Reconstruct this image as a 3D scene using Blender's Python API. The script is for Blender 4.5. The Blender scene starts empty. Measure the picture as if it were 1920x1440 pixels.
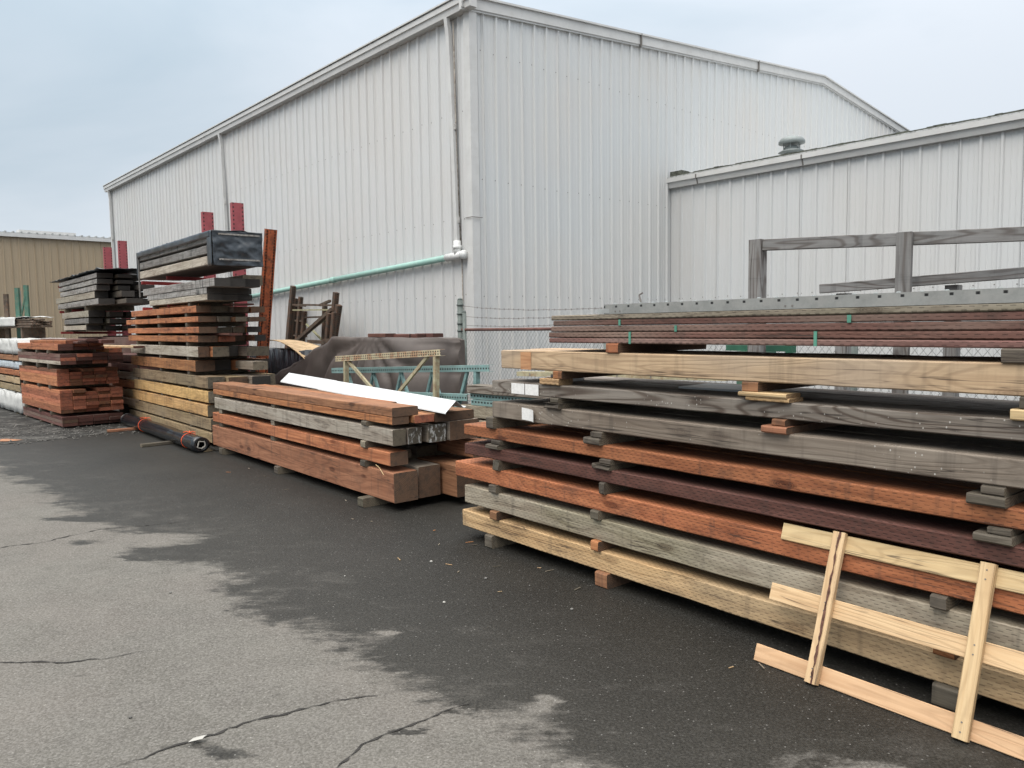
import bpy, math, random
from mathutils import Vector, Matrix, noise
SC = bpy.context.scene
R = math.radians
# ------------------------------------------------------------------ camera
cam_d = bpy.data.cameras.new('camera'); cam = bpy.data.objects.new('camera', cam_d)
SC.collection.objects.link(cam); SC.camera = cam
H = 1.75; PITCH = 0.0756815; ROLL = -0.0136631; FPX = 1436.5
cam_d.sensor_width = 36.0; cam_d.lens = 36.0*FPX/1920.0; cam_d.clip_start = .05; cam_d.clip_end = 3000
fw = Vector((0, math.cos(PITCH), -math.sin(PITCH))); r0 = Vector((1, 0, 0)); u0 = Vector((0, math.sin(PITCH), math.cos(PITCH)))
cr, sr = math.cos(ROLL), math.sin(ROLL)
rx = cr*r0 + sr*u0; ux = -sr*r0 + cr*u0
m = Matrix.Identity(4)
for i in range(3):
    m[i][0] = rx[i]; m[i][1] = ux[i]; m[i][2] = -fw[i]
m[2][3] = H
cam.matrix_world = m
# ------------------------------------------------------------------ render look
SC.render.engine = 'CYCLES'
SC.view_settings.view_transform = 'Standard'; SC.view_settings.look = 'None'
SC.view_settings.exposure = 0.5; SC.view_settings.gamma = 1.0
SC.cycles.max_bounces = 6; SC.cycles.diffuse_bounces = 3; SC.cycles.glossy_bounces = 2
SC.cycles.transparent_max_bounces = 4
# ------------------------------------------------------------------ sky (overcast) and sun
SUN_EL, SUN_AZ = 50.0, 216.0      # azimuth clockwise from +Y
world = bpy.data.worlds.new('World'); SC.world = world; world.use_nodes = True
wt = world.node_tree; wt.nodes.clear()
def nd(t, k, **kw):
    n = t.nodes.new(k)
    for a, b in kw.items():
        if a.startswith('i_'): n.inputs[int(a[2:])].default_value = b
        else: setattr(n, a, b)
    return n
def mth(t, op, a, b=None, c=None, clamp=False):
    n = t.nodes.new('ShaderNodeMath'); n.operation = op; n.use_clamp = clamp
    for i, v in enumerate((a, b, c)):
        if v is None: continue
        if isinstance(v, (int, float)): n.inputs[i].default_value = v
        else: t.links.new(v, n.inputs[i])
    return n.outputs[0]
def mix(t, f, a, b, mode='MIX'):
    n = t.nodes.new('ShaderNodeMix'); n.data_type = 'RGBA'; n.blend_type = mode
    for s, v in ((0, f), (6, a), (7, b)):
        if isinstance(v, (int, float)): n.inputs[s].default_value = v
        elif isinstance(v, tuple): n.inputs[s].default_value = (v + (1,))[:4]
        else: t.links.new(v, n.inputs[s])
    return n.outputs[2]
def ramp(t, fac, lo, hi, a=0.0, b=1.0):
    n = t.nodes.new('ShaderNodeMapRange'); n.interpolation_type = 'SMOOTHSTEP'
    for i, v in enumerate((fac, lo, hi, a, b)):
        if isinstance(v, (int, float)): n.inputs[i].default_value = v
        else: t.links.new(v, n.inputs[i])
    return n.outputs[0]
def noi(t, vec, scale, detail=4, rough=.55, dist=0, out=0):
    n = t.nodes.new('ShaderNodeTexNoise'); n.inputs['Scale'].default_value = scale
    n.inputs['Detail'].default_value = detail; n.inputs['Roughness'].default_value = rough; n.inputs['Distortion'].default_value = dist
    t.links.new(vec, n.inputs['Vector']); return n.outputs[out]
def mapv(t, vec, sc=(1, 1, 1), loc=(0, 0, 0)):
    n = t.nodes.new('ShaderNodeMapping'); n.inputs['Scale'].default_value = sc; n.inputs['Location'].default_value = loc
    t.links.new(vec, n.inputs['Vector']); return n.outputs[0]

sky = nd(wt, 'ShaderNodeTexSky', sky_type='NISHITA', sun_disc=False, sun_elevation=R(SUN_EL), sun_rotation=R(SUN_AZ))
tc = nd(wt, 'ShaderNodeTexCoord'); gen = tc.outputs['Generated']
sep = nd(wt, 'ShaderNodeSeparateXYZ'); wt.links.new(gen, sep.inputs[0])
z = mth(wt, 'MAXIMUM', sep.outputs[2], 0.0)
cl = noi(wt, mapv(wt, gen, (1, 1, 2.6)), 1.7, 5, .5, .4)
side = mth(wt, 'MULTIPLY', sep.outputs[0], .75)              # cloud layer thins towards the right
cf = mth(wt, 'ADD', ramp(wt, cl, .22, .80), side)
low = ramp(wt, z, .02, .24, .85, 0.0)                        # brighter band above the horizon
cf = mth(wt, 'ADD', cf, low, clamp=True)
ccol = mix(wt, cf, (.50, .605, .69), (.76, .815, .88))
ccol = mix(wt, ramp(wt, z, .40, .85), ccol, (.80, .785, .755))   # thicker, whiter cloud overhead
ccol = mix(wt, .07, ccol, mix(wt, 1.0, sky.outputs[0], (.14, .14, .14), 'MULTIPLY'))
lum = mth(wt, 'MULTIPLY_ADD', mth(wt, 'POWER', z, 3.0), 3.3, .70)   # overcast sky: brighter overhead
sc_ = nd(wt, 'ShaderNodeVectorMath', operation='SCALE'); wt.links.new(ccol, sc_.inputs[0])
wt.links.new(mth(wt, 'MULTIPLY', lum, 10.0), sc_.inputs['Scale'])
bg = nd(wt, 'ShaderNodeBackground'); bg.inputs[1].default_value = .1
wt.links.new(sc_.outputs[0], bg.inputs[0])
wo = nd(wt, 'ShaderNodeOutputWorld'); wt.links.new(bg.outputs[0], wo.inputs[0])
sd = bpy.data.lights.new('sun', 'SUN'); sd.energy = 1.4; sd.angle = R(40); sd.color = (1, .93, .84)
so = bpy.data.objects.new('sun', sd); SC.collection.objects.link(so)
az = R(SUN_AZ); el = R(SUN_EL)
sdir = Vector((math.sin(az)*math.cos(el), math.cos(az)*math.cos(el), math.sin(el)))
so.rotation_euler = sdir.to_track_quat('Z', 'Y').to_euler(); so.location = (0, -5, 30)

# ------------------------------------------------------------------ frames
class Frame:
    def __init__(s, ox, oy, dx, dy):
        s.o = Vector((ox, oy, 0)); s.d = Vector((dx, dy, 0)).normalized(); s.n = Vector((-s.d.y, s.d.x, 0)); s.a = math.atan2(s.d.y, s.d.x)
    def p(s, a, n, z=0.0): return s.o + s.d*a + s.n*n + Vector((0, 0, z))
FN = Frame(-.166, 5.954, .6318, -.7751)        # near stack: s along timbers, n away from the drive
FM = Frame(-1.127, 7.136, .6374, -.7705)       # middle stack
F3 = Frame(-4.520, 11.401, .6374, -.7705)      # tall stack
F4 = Frame(-8.137, 13.760, .690, -.724)      # board stack
F5 = Frame(-10.32, 16.04, .690, -.724)       # wrapped stack
FW = Frame(-.635, 13.354, .7459, .6661)        # warehouse: s along gable wall, n = away along long wall (n axis = d1)

# ------------------------------------------------------------------ object helpers
COL = SC.collection
def setp(o, label=None, cat=None, group=None, kind=None):
    if label and len(label.replace('-', ' ').split()) > 16: print('LONG', label)
    for k, v in (('label', label), ('category', cat), ('group', group), ('kind', kind)):
        if v: o[k] = v
    return o
def mesh_obj(name, vs, fs, mats, mi=None, parent=None, smooth=False):
    me = bpy.data.meshes.new(name); me.from_pydata([tuple(v) for v in vs], [], fs)
    if not isinstance(mats, (list, tuple)): mats = [mats]
    for mm in mats: me.materials.append(mm)
    if mi: me.polygons.foreach_set('material_index', mi)
    if smooth: me.polygons.foreach_set('use_smooth', [True]*len(fs))
    me.update(); o = bpy.data.objects.new(name, me); COL.objects.link(o)
    if parent: o.parent = parent
    return o
def empty(name, loc, rz=0.0):
    o = bpy.data.objects.new(name, None); COL.objects.link(o); o.location = loc; o.rotation_euler = (0, 0, rz); o.empty_display_size = .2
    return o
class MB:
    def __init__(s): s.v = []; s.f = []; s.m = []
    def quad(s, a, b, c, d, mi=0):
        i = len(s.v); s.v += [a, b, c, d]; s.f.append((i, i+1, i+2, i+3)); s.m.append(mi)
    def box(s, x0, x1, y0, y1, z0, z1, mi=0, M=None):
        i = len(s.v); c = [Vector(p) for p in ((x0,y0,z0),(x1,y0,z0),(x1,y1,z0),(x0,y1,z0),(x0,y0,z1),(x1,y0,z1),(x1,y1,z1),(x0,y1,z1))]
        if M: c = [M @ p for p in c]
        s.v += c; s.f += [tuple(i+k for k in q) for q in ((0,3,2,1),(4,5,6,7),(0,1,5,4),(2,3,7,6),(1,2,6,5),(3,0,4,7))]; s.m += [mi]*6
    def bar(s, a, b, w, h, mi=0, up=Vector((0, 0, 1))):
        a = Vector(a); b = Vector(b); x = b-a; L = x.length; x.normalize()
        y = up.cross(x)
        if y.length < 1e-4: y = Vector((0, 1, 0)).cross(x)
        y.normalize(); zz = x.cross(y)
        M = Matrix(((x.x, y.x, zz.x, a.x), (x.y, y.y, zz.y, a.y), (x.z, y.z, zz.z, a.z), (0, 0, 0, 1)))
        s.box(0, L, -w/2, w/2, -h/2, h/2, mi, M)
    def tube(s, pts, r, n=8, mi=0, cap=True):
        pts = [Vector(p) for p in pts]; base = len(s.v); N = len(pts)
        for k, p in enumerate(pts):
            t = (pts[min(k+1, N-1)] - pts[max(k-1, 0)]).normalized()
            a = t.cross(Vector((0, 0, 1)))
            if a.length < 1e-3: a = t.cross(Vector((0, 1, 0)))
            a.normalize(); b = t.cross(a); rr = r[k] if isinstance(r, (list, tuple)) else r
            for j in range(n):
                q = 2*math.pi*j/n; s.v.append(p + a*math.cos(q)*rr + b*math.sin(q)*rr)
        for k in range(N-1):
            for j in range(n):
                i0 = base+k*n+j; i1 = base+k*n+(j+1) % n
                s.f.append((i0, i0+n, i1+n, i1)); s.m.append(mi)
        if cap:
            s.f.append(tuple(base+j for j in range(n))); s.m.append(mi)
            s.f.append(tuple(base+(N-1)*n+n-1-j for j in range(n))); s.m.append(mi)
    def build(s, name, mats, parent=None, smooth=False):
        return mesh_obj(name, s.v, s.f, mats, s.m, parent, smooth)

# ------------------------------------------------------------------ materials
def new_mat(name):
    mt = bpy.data.materials.new(name); mt.use_nodes = True; t = mt.node_tree
    b = t.nodes['Principled BSDF']; b.inputs['Specular IOR Level'].default_value = .35
    return mt, t, b
def bump(t, b, h, st=.3, dist=.002):
    n = t.nodes.new('ShaderNodeBump'); n.inputs['Strength'].default_value = st; n.inputs['Distance'].default_value = dist
    t.links.new(h, n.inputs['Height']); t.links.new(n.outputs[0], b.inputs['Normal'])
def objcoord(t, rnd=True):
    c = t.nodes.new('ShaderNodeTexCoord').outputs['Object']
    if not rnd: return c, None
    oi = t.nodes.new('ShaderNodeObjectInfo').outputs['Random']
    v = t.nodes.new('ShaderNodeVectorMath'); v.operation = 'ADD'; cb = t.nodes.new('ShaderNodeCombineXYZ')
    for k, mlt in enumerate((31.7, 17.3, 23.9)): t.links.new(mth(t, 'MULTIPLY', oi, mlt), cb.inputs[k])
    t.links.new(c, v.inputs[0]); t.links.new(cb.outputs[0], v.inputs[1])
    return v.outputs[0], oi
def wood(name, a, b, dirt=.45, dcol=(.035, .03, .026), rings=.35, knots=.8, incise=0., speck=0., green=0., greyc=None, grey=0., rough=.78, val=(.8, 1.15)):
    mt, t, bs = new_mat(name); v, oi = objcoord(t); raw = t.nodes.new('ShaderNodeTexCoord').outputs['Object']
    fine = noi(t, mapv(t, v, (1.6, 55, 55)), 1.0, 6, .65)
    med = noi(t, mapv(t, v, (.9, 7, 7)), 1.0, 4, .6)
    big = noi(t, mapv(t, v, (.7, 2.2, 2.2)), 1.0, 3, .5)
    ringv = noi(t, mapv(t, v, (.55, 4.2, 4.2)), 1.0, 2, .4, .35)
    rg = mth(t, 'PINGPONG', mth(t, 'MULTIPLY', ringv, 17.0), .5)
    rg = ramp(t, rg, .03, .27)
    col = mix(t, ramp(t, fine, .3, .7), a, b)
    dark = mix(t, 1.0, col, (.42, .36, .33), 'MULTIPLY')
    col = mix(t, mth(t, 'MULTIPLY', mth(t, 'SUBTRACT', 1.0, rg), rings), col, dark)
    col = mix(t, ramp(t, med, .35, .72), col, mix(t, 1.0, col, (.78, .74, .71), 'MULTIPLY'))
    if greyc: col = mix(t, mth(t, 'MULTIPLY', ramp(t, big, .42, .62), grey), col, greyc)
    if green: col = mix(t, mth(t, 'MULTIPLY', ramp(t, noi(t, mapv(t, v, (.8, 3, 3), (5, 5, 5)), 1.0, 4), .45, .7), green), col, (.13, .15, .045))
    # knots
    vo = t.nodes.new('ShaderNodeTexVoronoi'); vo.inputs['Scale'].default_value = 1.0
    t.links.new(mapv(t, v, (3.0, 2.0, 8.5)), vo.inputs['Vector'])
    sc = t.nodes.new('ShaderNodeSeparateColor'); t.links.new(vo.outputs['Color'], sc.inputs[0])
    kn = mth(t, 'MULTIPLY', ramp(t, mth(t, 'ADD', vo.outputs['Distance'], mth(t, 'MULTIPLY', fine, .07)), .17, .33, 1.0, 0.0), ramp(t, sc.outputs[0], .56, .60))
    kring = mth(t, 'MULTIPLY', kn, mth(t, 'MULTIPLY_ADD', mth(t, 'PINGPONG', mth(t, 'MULTIPLY', vo.outputs['Distance'], 24.0), .5), .9, .55))
    col = mix(t, mth(t, 'MULTIPLY', kring, knots, clamp=True), col, mix(t, 1.0, col, (.20, .13, .10), 'MULTIPLY'))
    # dirt: blotches and run marks down the face
    dn = noi(t, mapv(t, v, (3.2, 4, 4), (9, 2, 7)), 1.0, 5, .7)
    drip = noi(t, mapv(t, v, (16, 2.0, 1.5), (1, 8, 3)), 1.0, 3, .6)
    dd = mth(t, 'MULTIPLY', mth(t, 'MAXIMUM', ramp(t, dn, .5, .75), mth(t, 'MULTIPLY', ramp(t, drip, .53, .72), .85)), dirt)
    col = mix(t, dd, col, dcol)
    hgt = mth(t, 'MULTIPLY_ADD', fine, .6, mth(t, 'MULTIPLY', rg, .35))
    # checks: thin dark splits along the grain
    ck = noi(t, mapv(t, v, (.8, 26, 26), (3, 3, 3)), 1.0, 3, .5)
    ckm = mth(t, 'MULTIPLY', ramp(t, mth(t, 'ABSOLUTE', mth(t, 'SUBTRACT', ck, .5)), .0, .022, 1.0, 0.0), ramp(t, med, .48, .58))
    col = mix(t, mth(t, 'MULTIPLY', ckm, .75), col, (.03, .022, .018))
    if incise:
        s = t.nodes.new('ShaderNodeSeparateXYZ'); t.links.new(raw, s.inputs[0])
        zy = mth(t, 'ADD', s.outputs[2], mth(t, 'MULTIPLY', s.outputs[1], 1.0))
        zr = mth(t, 'MULTIPLY', mth(t, 'ADD', zy, mth(t, 'MULTIPLY', med, .003)), 1/.0155)
        row = mth(t, 'FLOOR', zr); fz = mth(t, 'FRACT', zr)
        fx = mth(t, 'FRACT', mth(t, 'ADD', mth(t, 'MULTIPLY', s.outputs[0], 1/.052), mth(t, 'MULTIPLY', row, .39)))
        ds = mth(t, 'MULTIPLY', ramp(t, fx, .40, .46, 1.0, 0.0), ramp(t, mth(t, 'ABSOLUTE', mth(t, 'SUBTRACT', fz, .5)), .12, .2, 1.0, 0.0))
        ds = mth(t, 'MULTIPLY', ds, ramp(t, dn, .30, .5, .45, 1.0))
        col = mix(t, mth(t, 'MULTIPLY', ds, incise), col, (.02, .012, .01))
        hgt = mth(t, 'SUBTRACT', hgt, mth(t, 'MULTIPLY', ds, .8))
    if speck:
        v2 = t.nodes.new('ShaderNodeTexVoronoi'); v2.inputs['Scale'].default_value = 1.0
        t.links.new(mapv(t, v, (70, 70, 48)), v2.inputs['Vector'])
        s2 = t.nodes.new('ShaderNodeSeparateColor'); t.links.new(v2.outputs['Color'], s2.inputs[0])
        reg = ramp(t, noi(t, mapv(t, v, (1.5, 6, 6), (4, 4, 1)), 1.0, 2), .47, .6)
        sp = mth(t, 'MULTIPLY', mth(t, 'MULTIPLY', ramp(t, v2.outputs['Distance'], .16, .3, 1.0, 0.0), ramp(t, s2.outputs[0], .80, .84)), reg)
        col = mix(t, mth(t, 'MULTIPLY', sp, speck), col, (.62, .60, .55))
    hs = t.nodes.new('ShaderNodeHueSaturation'); t.links.new(col, hs.inputs['Color'])
    t.links.new(ramp(t, oi, 0, 1, val[0], val[1]), hs.inputs['Value'])
    t.links.new(mth(t, 'MULTIPLY_ADD', mth(t, 'FRACT', mth(t, 'MULTIPLY', oi, 7.3)), .014, .493), hs.inputs['Hue'])
    t.links.new(hs.outputs[0], bs.inputs['Base Color']); bs.inputs['Roughness'].default_value = rough
    bump(t, bs, hgt, .55, .0035)
    return mt
def endgrain(name, a, b, paint=None):
    mt, t, bs = new_mat(name); v, oi = objcoord(t, True); raw = t.nodes.new('ShaderNodeTexCoord').outputs['Object']
    ps = t.nodes.new('ShaderNodeVectorMath'); ps.operation = 'MULTIPLY'; t.links.new(raw, ps.inputs[0]); ps.inputs[1].default_value = (0, 1, 1)
    of = t.nodes.new('ShaderNodeVectorMath'); of.operation = 'ADD'; cb = t.nodes.new('ShaderNodeCombineXYZ')
    t.links.new(mth(t, 'MULTIPLY_ADD', oi, .25, -.2), cb.inputs[1]); t.links.new(mth(t, 'MULTIPLY_ADD', mth(t, 'FRACT', mth(t, 'MULTIPLY', oi, 9.1)), .3, -.25), cb.inputs[2])
    t.links.new(ps.outputs[0], of.inputs[0]); t.links.new(cb.outputs[0], of.inputs[1])
    ln = t.nodes.new('ShaderNodeVectorMath'); ln.operation = 'LENGTH'; t.links.new(of.outputs[0], ln.inputs[0])
    nn = noi(t, v, 9, 3)
    rg = mth(t, 'PINGPONG', mth(t, 'MULTIPLY', mth(t, 'ADD', ln.outputs['Value'], mth(t, 'MULTIPLY', nn, .02)), 75.0), .5)
    sp = noi(t, v, 190, 3, .6); bl = noi(t, v, 14, 5, .7)
    col = mix(t, ramp(t, rg, .05, .45), b, a); col = mix(t, ramp(t, sp, .35, .65, 0, .45), col, mix(t, 1.0, col, (.5, .45, .4), 'MULTIPLY'))
    col = mix(t, ramp(t, bl, .45, .72, 0, .7), col, (.035, .03, .026))
    sx = t.nodes.new('ShaderNodeSeparateXYZ'); t.links.new(of.outputs[0], sx.inputs[0])
    an = mth(t, 'MULTIPLY_ADD', mth(t, 'ARCTAN2', sx.outputs[1], sx.outputs[2]), 2.6, mth(t, 'MULTIPLY', nn, .9))
    ck = mth(t, 'MULTIPLY', ramp(t, mth(t, 'PINGPONG', an, .5), .0, .05, 1.0, 0.0), ramp(t, noi(t, v, 16, 3), .45, .6))
    col = mix(t, mth(t, 'MULTIPLY', ck, .8), col, (.02, .016, .013))
    if paint:
        col = mix(t, ramp(t, noi(t, mapv(t, v, (1, 1.6, .8)), 20, 4, .7), .40, .50, .75, 0.0), col, paint)
    hs = t.nodes.new('ShaderNodeHueSaturation'); t.links.new(col, hs.inputs['Color']); t.links.new(ramp(t, oi, 0, 1, .75, 1.2), hs.inputs['Value'])
    t.links.new(hs.outputs[0], bs.inputs['Base Color']); bs.inputs['Roughness'].default_value = .85
    bump(t, bs, mth(t, 'ADD', rg, sp), .3, .002)
    return mt
W = {
 'OR': wood('orange_stained_wood', (.44, .18, .075), (.31, .115, .048), dirt=.45, knots=.95, rings=.35, incise=.42),
 'OP': wood('orange_plain_wood', (.47, .21, .092), (.32, .125, .053), dirt=.6, knots=.8, rings=.35),
 'RO': wood('rust_orange_board_wood', (.50, .205, .105), (.37, .14, .070), dirt=.35, knots=.7, rings=.3, val=(.75, 1.2)),
 'RB': wood('red_brown_wood', (.325, .162, .086), (.225, .102, .053), dirt=.4, knots=.9, rings=.3),
 'MA': wood('maroon_stained_wood', (.165, .070, .055), (.115, .046, .037), dirt=.35, knots=.3, rings=.25, incise=.6),
 'MB': wood('maroon_board_wood', (.175, .085, .070), (.125, .058, .048), dirt=.4, knots=.3, rings=.2, incise=.45, greyc=(.24, .185, .15), grey=.5),
 'TN': wood('tan_wood', (.62, .43, .235), (.48, .31, .155), dirt=.3, knots=.45, rings=.3, incise=.35, greyc=(.33, .26, .17), grey=.5),
 'T2': wood('buff_wood', (.58, .43, .27), (.46, .33, .205), dirt=.25, knots=.5, rings=.3, greyc=(.36, .29, .22), grey=.6),
 'GY': wood('weathered_grey_wood', (.36, .315, .245), (.26, .225, .17), dirt=.4, knots=.7, rings=.35, incise=.35, green=.18),
 'GB': wood('brown_grey_wood', (.30, .255, .205), (.215, .178, .142), dirt=.35, knots=.4, rings=.25, speck=.9),
 'DK': wood('dark_weathered_wood', (.295, .262, .225), (.21, .185, .158), dirt=.25, knots=.3, rings=.9, speck=.7),
 'GL': wood('pale_grey_wood', (.46, .42, .35), (.35, .31, .25), dirt=.4, knots=.4, rings=.3, green=.12),
 'BK': wood('blackened_grey_wood', (.36, .35, .33), (.20, .19, .18), dirt=.95, dcol=(.03, .03, .03), knots=.2, rings=.3),
 'YG': wood('yellow_green_wood', (.37, .275, .165), (.24, .17, .10), dirt=.6, knots=.5, rings=.3, green=.12, greyc=(.25, .20, .14), grey=.4),
 'YO': wood('yellow_ochre_wood', (.62, .39, .17), (.42, .25, .10), dirt=.5, knots=.5, rings=.35, green=.06, greyc=(.34, .22, .12), grey=.35),
 'FP': wood('fresh_pine', (.66, .50, .29), (.57, .40, .215), dirt=.10, dcol=(.25, .15, .07), knots=.6, rings=.22, rough=.6, val=(.95, 1.08)),
 'FR': wood('fresh_pink_pine', (.66, .43, .26), (.58, .355, .205), dirt=.08, dcol=(.25, .13, .07), knots=.6, rings=.15, rough=.6, val=(.95, 1.05)),
 'RG': wood('silver_grey_wood', (.31, .31, .305), (.22, .22, .217), dirt=.35, knots=.9, rings=.7, dcol=(.04, .04, .042)),
 'SB': wood('dirty_block_wood', (.125, .108, .085), (.075, .064, .050), dirt=.6, knots=.2, rings=.3, green=.08),
}
EG = {
 'OR': endgrain('orange_end_grain', (.22, .10, .05), (.13, .055, .03)), 'RB': endgrain('brown_end_grain', (.15, .090, .056), (.088, .052, .034)),
 'DK': endgrain('dark_end_grain', (.055, .050, .045), (.030, .028, .026)), 'TN': endgrain('tan_end_grain', (.36, .24, .13), (.24, .15, .08)),
 'GY': endgrain('grey_end_grain', (.19, .16, .115), (.11, .092, .068)), 'WP': endgrain('white_painted_end_grain', (.12, .10, .075), (.07, .06, .045), (.5, .5, .48)),
 'RD': endgrain('rust_red_end_grain', (.34, .12, .068), (.25, .085, .050)), 'MA': endgrain('maroon_end_grain', (.115, .045, .034), (.07, .03, .024)),
}
DEFEND = {'OR': 'OR', 'RO': 'RD', 'OP': 'RB', 'RB': 'RB', 'MA': 'MA', 'MB': 'MA', 'TN': 'TN', 'T2': 'TN', 'GY': 'GY', 'GB': 'GY', 'DK': 'DK', 'GL': 'GY', 'BK': 'DK', 'YG': 'GY', 'YO': 'GY', 'FP': 'TN', 'FR': 'TN', 'RG': 'GY', 'SB': 'GY'}
def plain(name, col, rough=.6, metal=0., var=.15, dirtc=None, dirt=.0, scale=6., bmp=0., spec=.35):
    mt, t, bs = new_mat(name); v, oi = objcoord(t)
    n1 = noi(t, v, scale, 5, .6)
    c = mix(t, ramp(t, n1, .3, .7), tuple(x*(1-var) for x in col), tuple(min(1, x*(1+var)) for x in col))
    if dirtc: c = mix(t, mth(t, 'MULTIPLY', ramp(t, noi(t, v, scale*2.3, 6, .75), .45, .65), dirt), c, dirtc)
    t.links.new(c, bs.inputs['Base Color']); bs.inputs['Roughness'].default_value = rough; bs.inputs['Metallic'].default_value = metal
    bs.inputs['Specular IOR Level'].default_value = spec
    if bmp: bump(t, bs, n1, bmp, .01)
    return mt
def holed(name, col, axis, pitch, hole=.28, off=0., rust=None, rustamt=0., two=None, rough=.55):
    """painted steel with a row of punched slots along axis"""
    mt, t, bs = new_mat(name); v, oi = objcoord(t); raw = t.nodes.new('ShaderNodeTexCoord').outputs['Object']
    s = t.nodes.new('ShaderNodeSeparateXYZ'); t.links.new(raw, s.inputs[0])
    ax = {'x': 0, 'y': 1, 'z': 2}[axis]
    f = mth(t, 'ABSOLUTE', mth(t, 'SUBTRACT', mth(t, 'FRACT', mth(t, 'MULTIPLY', s.outputs[ax], 1/pitch)), .5))
    msk = ramp(t, f, hole*.5, hole*.5+.06, 1.0, 0.0)
    if two:     # (axis index, list of centres, half width)
        acc = None
        for c0 in two[1]:
            q = ramp(t, mth(t, 'ABSOLUTE', mth(t, 'SUBTRACT', s.outputs[two[0]], c0)), two[2], two[2]+.002, 1.0, 0.0)
            acc = q if acc is None else mth(t, 'MAXIMUM', acc, q)
        msk = mth(t, 'MULTIPLY', msk, acc)
    n1 = noi(t, v, 7, 6, .7)
    c = mix(t, ramp(t, n1, .3, .7), tuple(x*.85 for x in col), tuple(x*1.15 for x in col))
    if rust: c = mix(t, mth(t, 'MULTIPLY', ramp(t, noi(t, v, 11, 6, .75), .42, .6), rustamt), c, rust)
    c = mix(t, msk, c, (.012, .012, .012))
    t.links.new(c, bs.inputs['Base Color']); bs.inputs['Roughness'].default_value = rough
    bump(t, bs, mth(t, 'SUBTRACT', n1, msk), .3, .003)
    return mt
def siding(name, col, warm, streak=.25):
    mt, t, bs = new_mat(name); raw = t.nodes.new('ShaderNodeTexCoord').outputs['Object']
    n1 = noi(t, mapv(t, raw, (2.2, 2.2, .25)), 1.0, 5, .6); n2 = noi(t, mapv(t, raw, (14, 14, .5)), 1.0, 4, .65)
    n3 = noi(t, raw, .35, 3, .5)
    c = mix(t, ramp(t, n3, .3, .7), col, warm)
    c = mix(t, ramp(t, n2, .48, .75, 0, streak), c, tuple(x*.72 for x in col))
    c = mix(t, ramp(t, n1, .55, .8, 0, streak), c, (warm[0]*.78, warm[1]*.75, warm[2]*.70))
    t.links.new(c, bs.inputs['Base Color']); bs.inputs['Roughness'].default_value = .42; bs.inputs['Specular IOR Level'].default_value = .4
    return mt
M_SIDE = siding('white_steel_siding', (.56, .572, .575), (.56, .556, .545), .05)
M_SIDE_G = siding('grey_white_steel_siding', (.575, .592, .595), (.585, .58, .565), .04)
M_TANS = siding('tan_steel_siding', (.37, .295, .205), (.34, .27, .185), .2)
M_TRIM = plain('white_trim_metal', (.55, .55, .54), .45, var=.05, dirtc=(.42, .41, .39), dirt=.25, scale=2)
M_TRIMD = plain('stained_trim_metal', (.50, .49, .47), .5, dirtc=(.16, .15, .13), dirt=.6, scale=5)
M_SCREW = plain('screw_head', (.16, .15, .14), .5)
M_ROOF = plain('grey_roof_metal', (.42, .43, .43), .5, dirtc=(.12, .12, .10), dirt=.7, scale=6)
M_MOSS = plain('dark_roof_grime', (.07, .075, .06), .9, var=.5, dirtc=(.24, .24, .22), dirt=.4, scale=9, bmp=.6)
M_TEALP = plain('teal_pipe_plastic', (.30, .50, .445), .4, var=.06, dirtc=(.45, .58, .52), dirt=.35, scale=5)
M_WHITEP = plain('white_pipe_plastic', (.68, .69, .68), .4, var=.08, dirtc=(.35, .33, .3), dirt=.4, scale=12)
M_RUSTP = plain('rusty_pipe_metal', (.30, .28, .25), .7, var=.3, dirtc=(.10, .06, .04), dirt=.7, scale=9)
M_RED = holed('red_column_steel', (.30, .070, .080), 'z', .075, .35, two=(1, [.022, .188], .010))
M_REDP = plain('red_arm_steel', (.30, .045, .045), .55)
M_RUSTCOL = holed('rust_orange_column_steel', (.34, .085, .030), 'z', .05, .42, rust=(.07, .035, .022), rustamt=.95, two=(1, [.018, .152], .012), rough=.75)
M_RUSTCOLP = plain('rust_orange_steel', (.33, .085, .032), .75, var=.3, dirtc=(.06, .03, .02), dirt=.9, scale=7)
M_RACKR = holed('rusty_rack_steel', (.075, .060, .048), 'z', .05, .4, rust=(.16, .07, .035), rustamt=.5, two=(1, [.04], .012), rough=.8)
M_RACKP = plain('rusty_bar_steel', (.085, .068, .052), .8, var=.35, dirtc=(.20, .09, .05), dirt=.5, scale=10)
M_RACKY = plain('olive_bar_steel', (.36, .35, .22), .7, var=.2, dirtc=(.18, .09, .05), dirt=.5, scale=10)
M_TEALR = holed('teal_rack_steel', (.175, .29, .285), 'x', .05, .42, rust=(.28, .33, .30), rustamt=.3, two=(2, [.035], .009))
M_TEALB = plain('teal_bar_steel', (.175, .285, .28), .55, dirtc=(.10, .13, .12), dirt=.5)
M_CREAMR = holed('rusted_cream_rack_steel', (.44, .40, .27), 'x', .05, .42, rust=(.28, .12, .06), rustamt=.75, two=(2, [.022, .052], .008), rough=.75)
M_CREAMB = plain('faded_cream_bar_steel', (.36, .33, .22), .7, var=.2, dirtc=(.22, .11, .05), dirt=.6)
M_GREENR = plain('green_rack_steel', (.055, .14, .105), .6, dirtc=(.2, .12, .08), dirt=.4)
M_GALV = holed('galvanised_channel_steel', (.235, .24, .23), 'x', .105, .10, rust=(.30, .295, .28), rustamt=.5, two=(2, [.046], .0055), rough=.5)
M_GALVP = plain('galvanised_steel', (.42, .43, .42), .45, metal=.3, var=.2)
M_FPOST = plain('fence_post_steel', (.115, .135, .125), .6, var=.25)
M_FRAIL = plain('fence_rail_rust', (.16, .075, .06), .75, var=.3)
M_WIRE = plain('fence_wire', (.30, .31, .30), .5, metal=.3)
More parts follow.
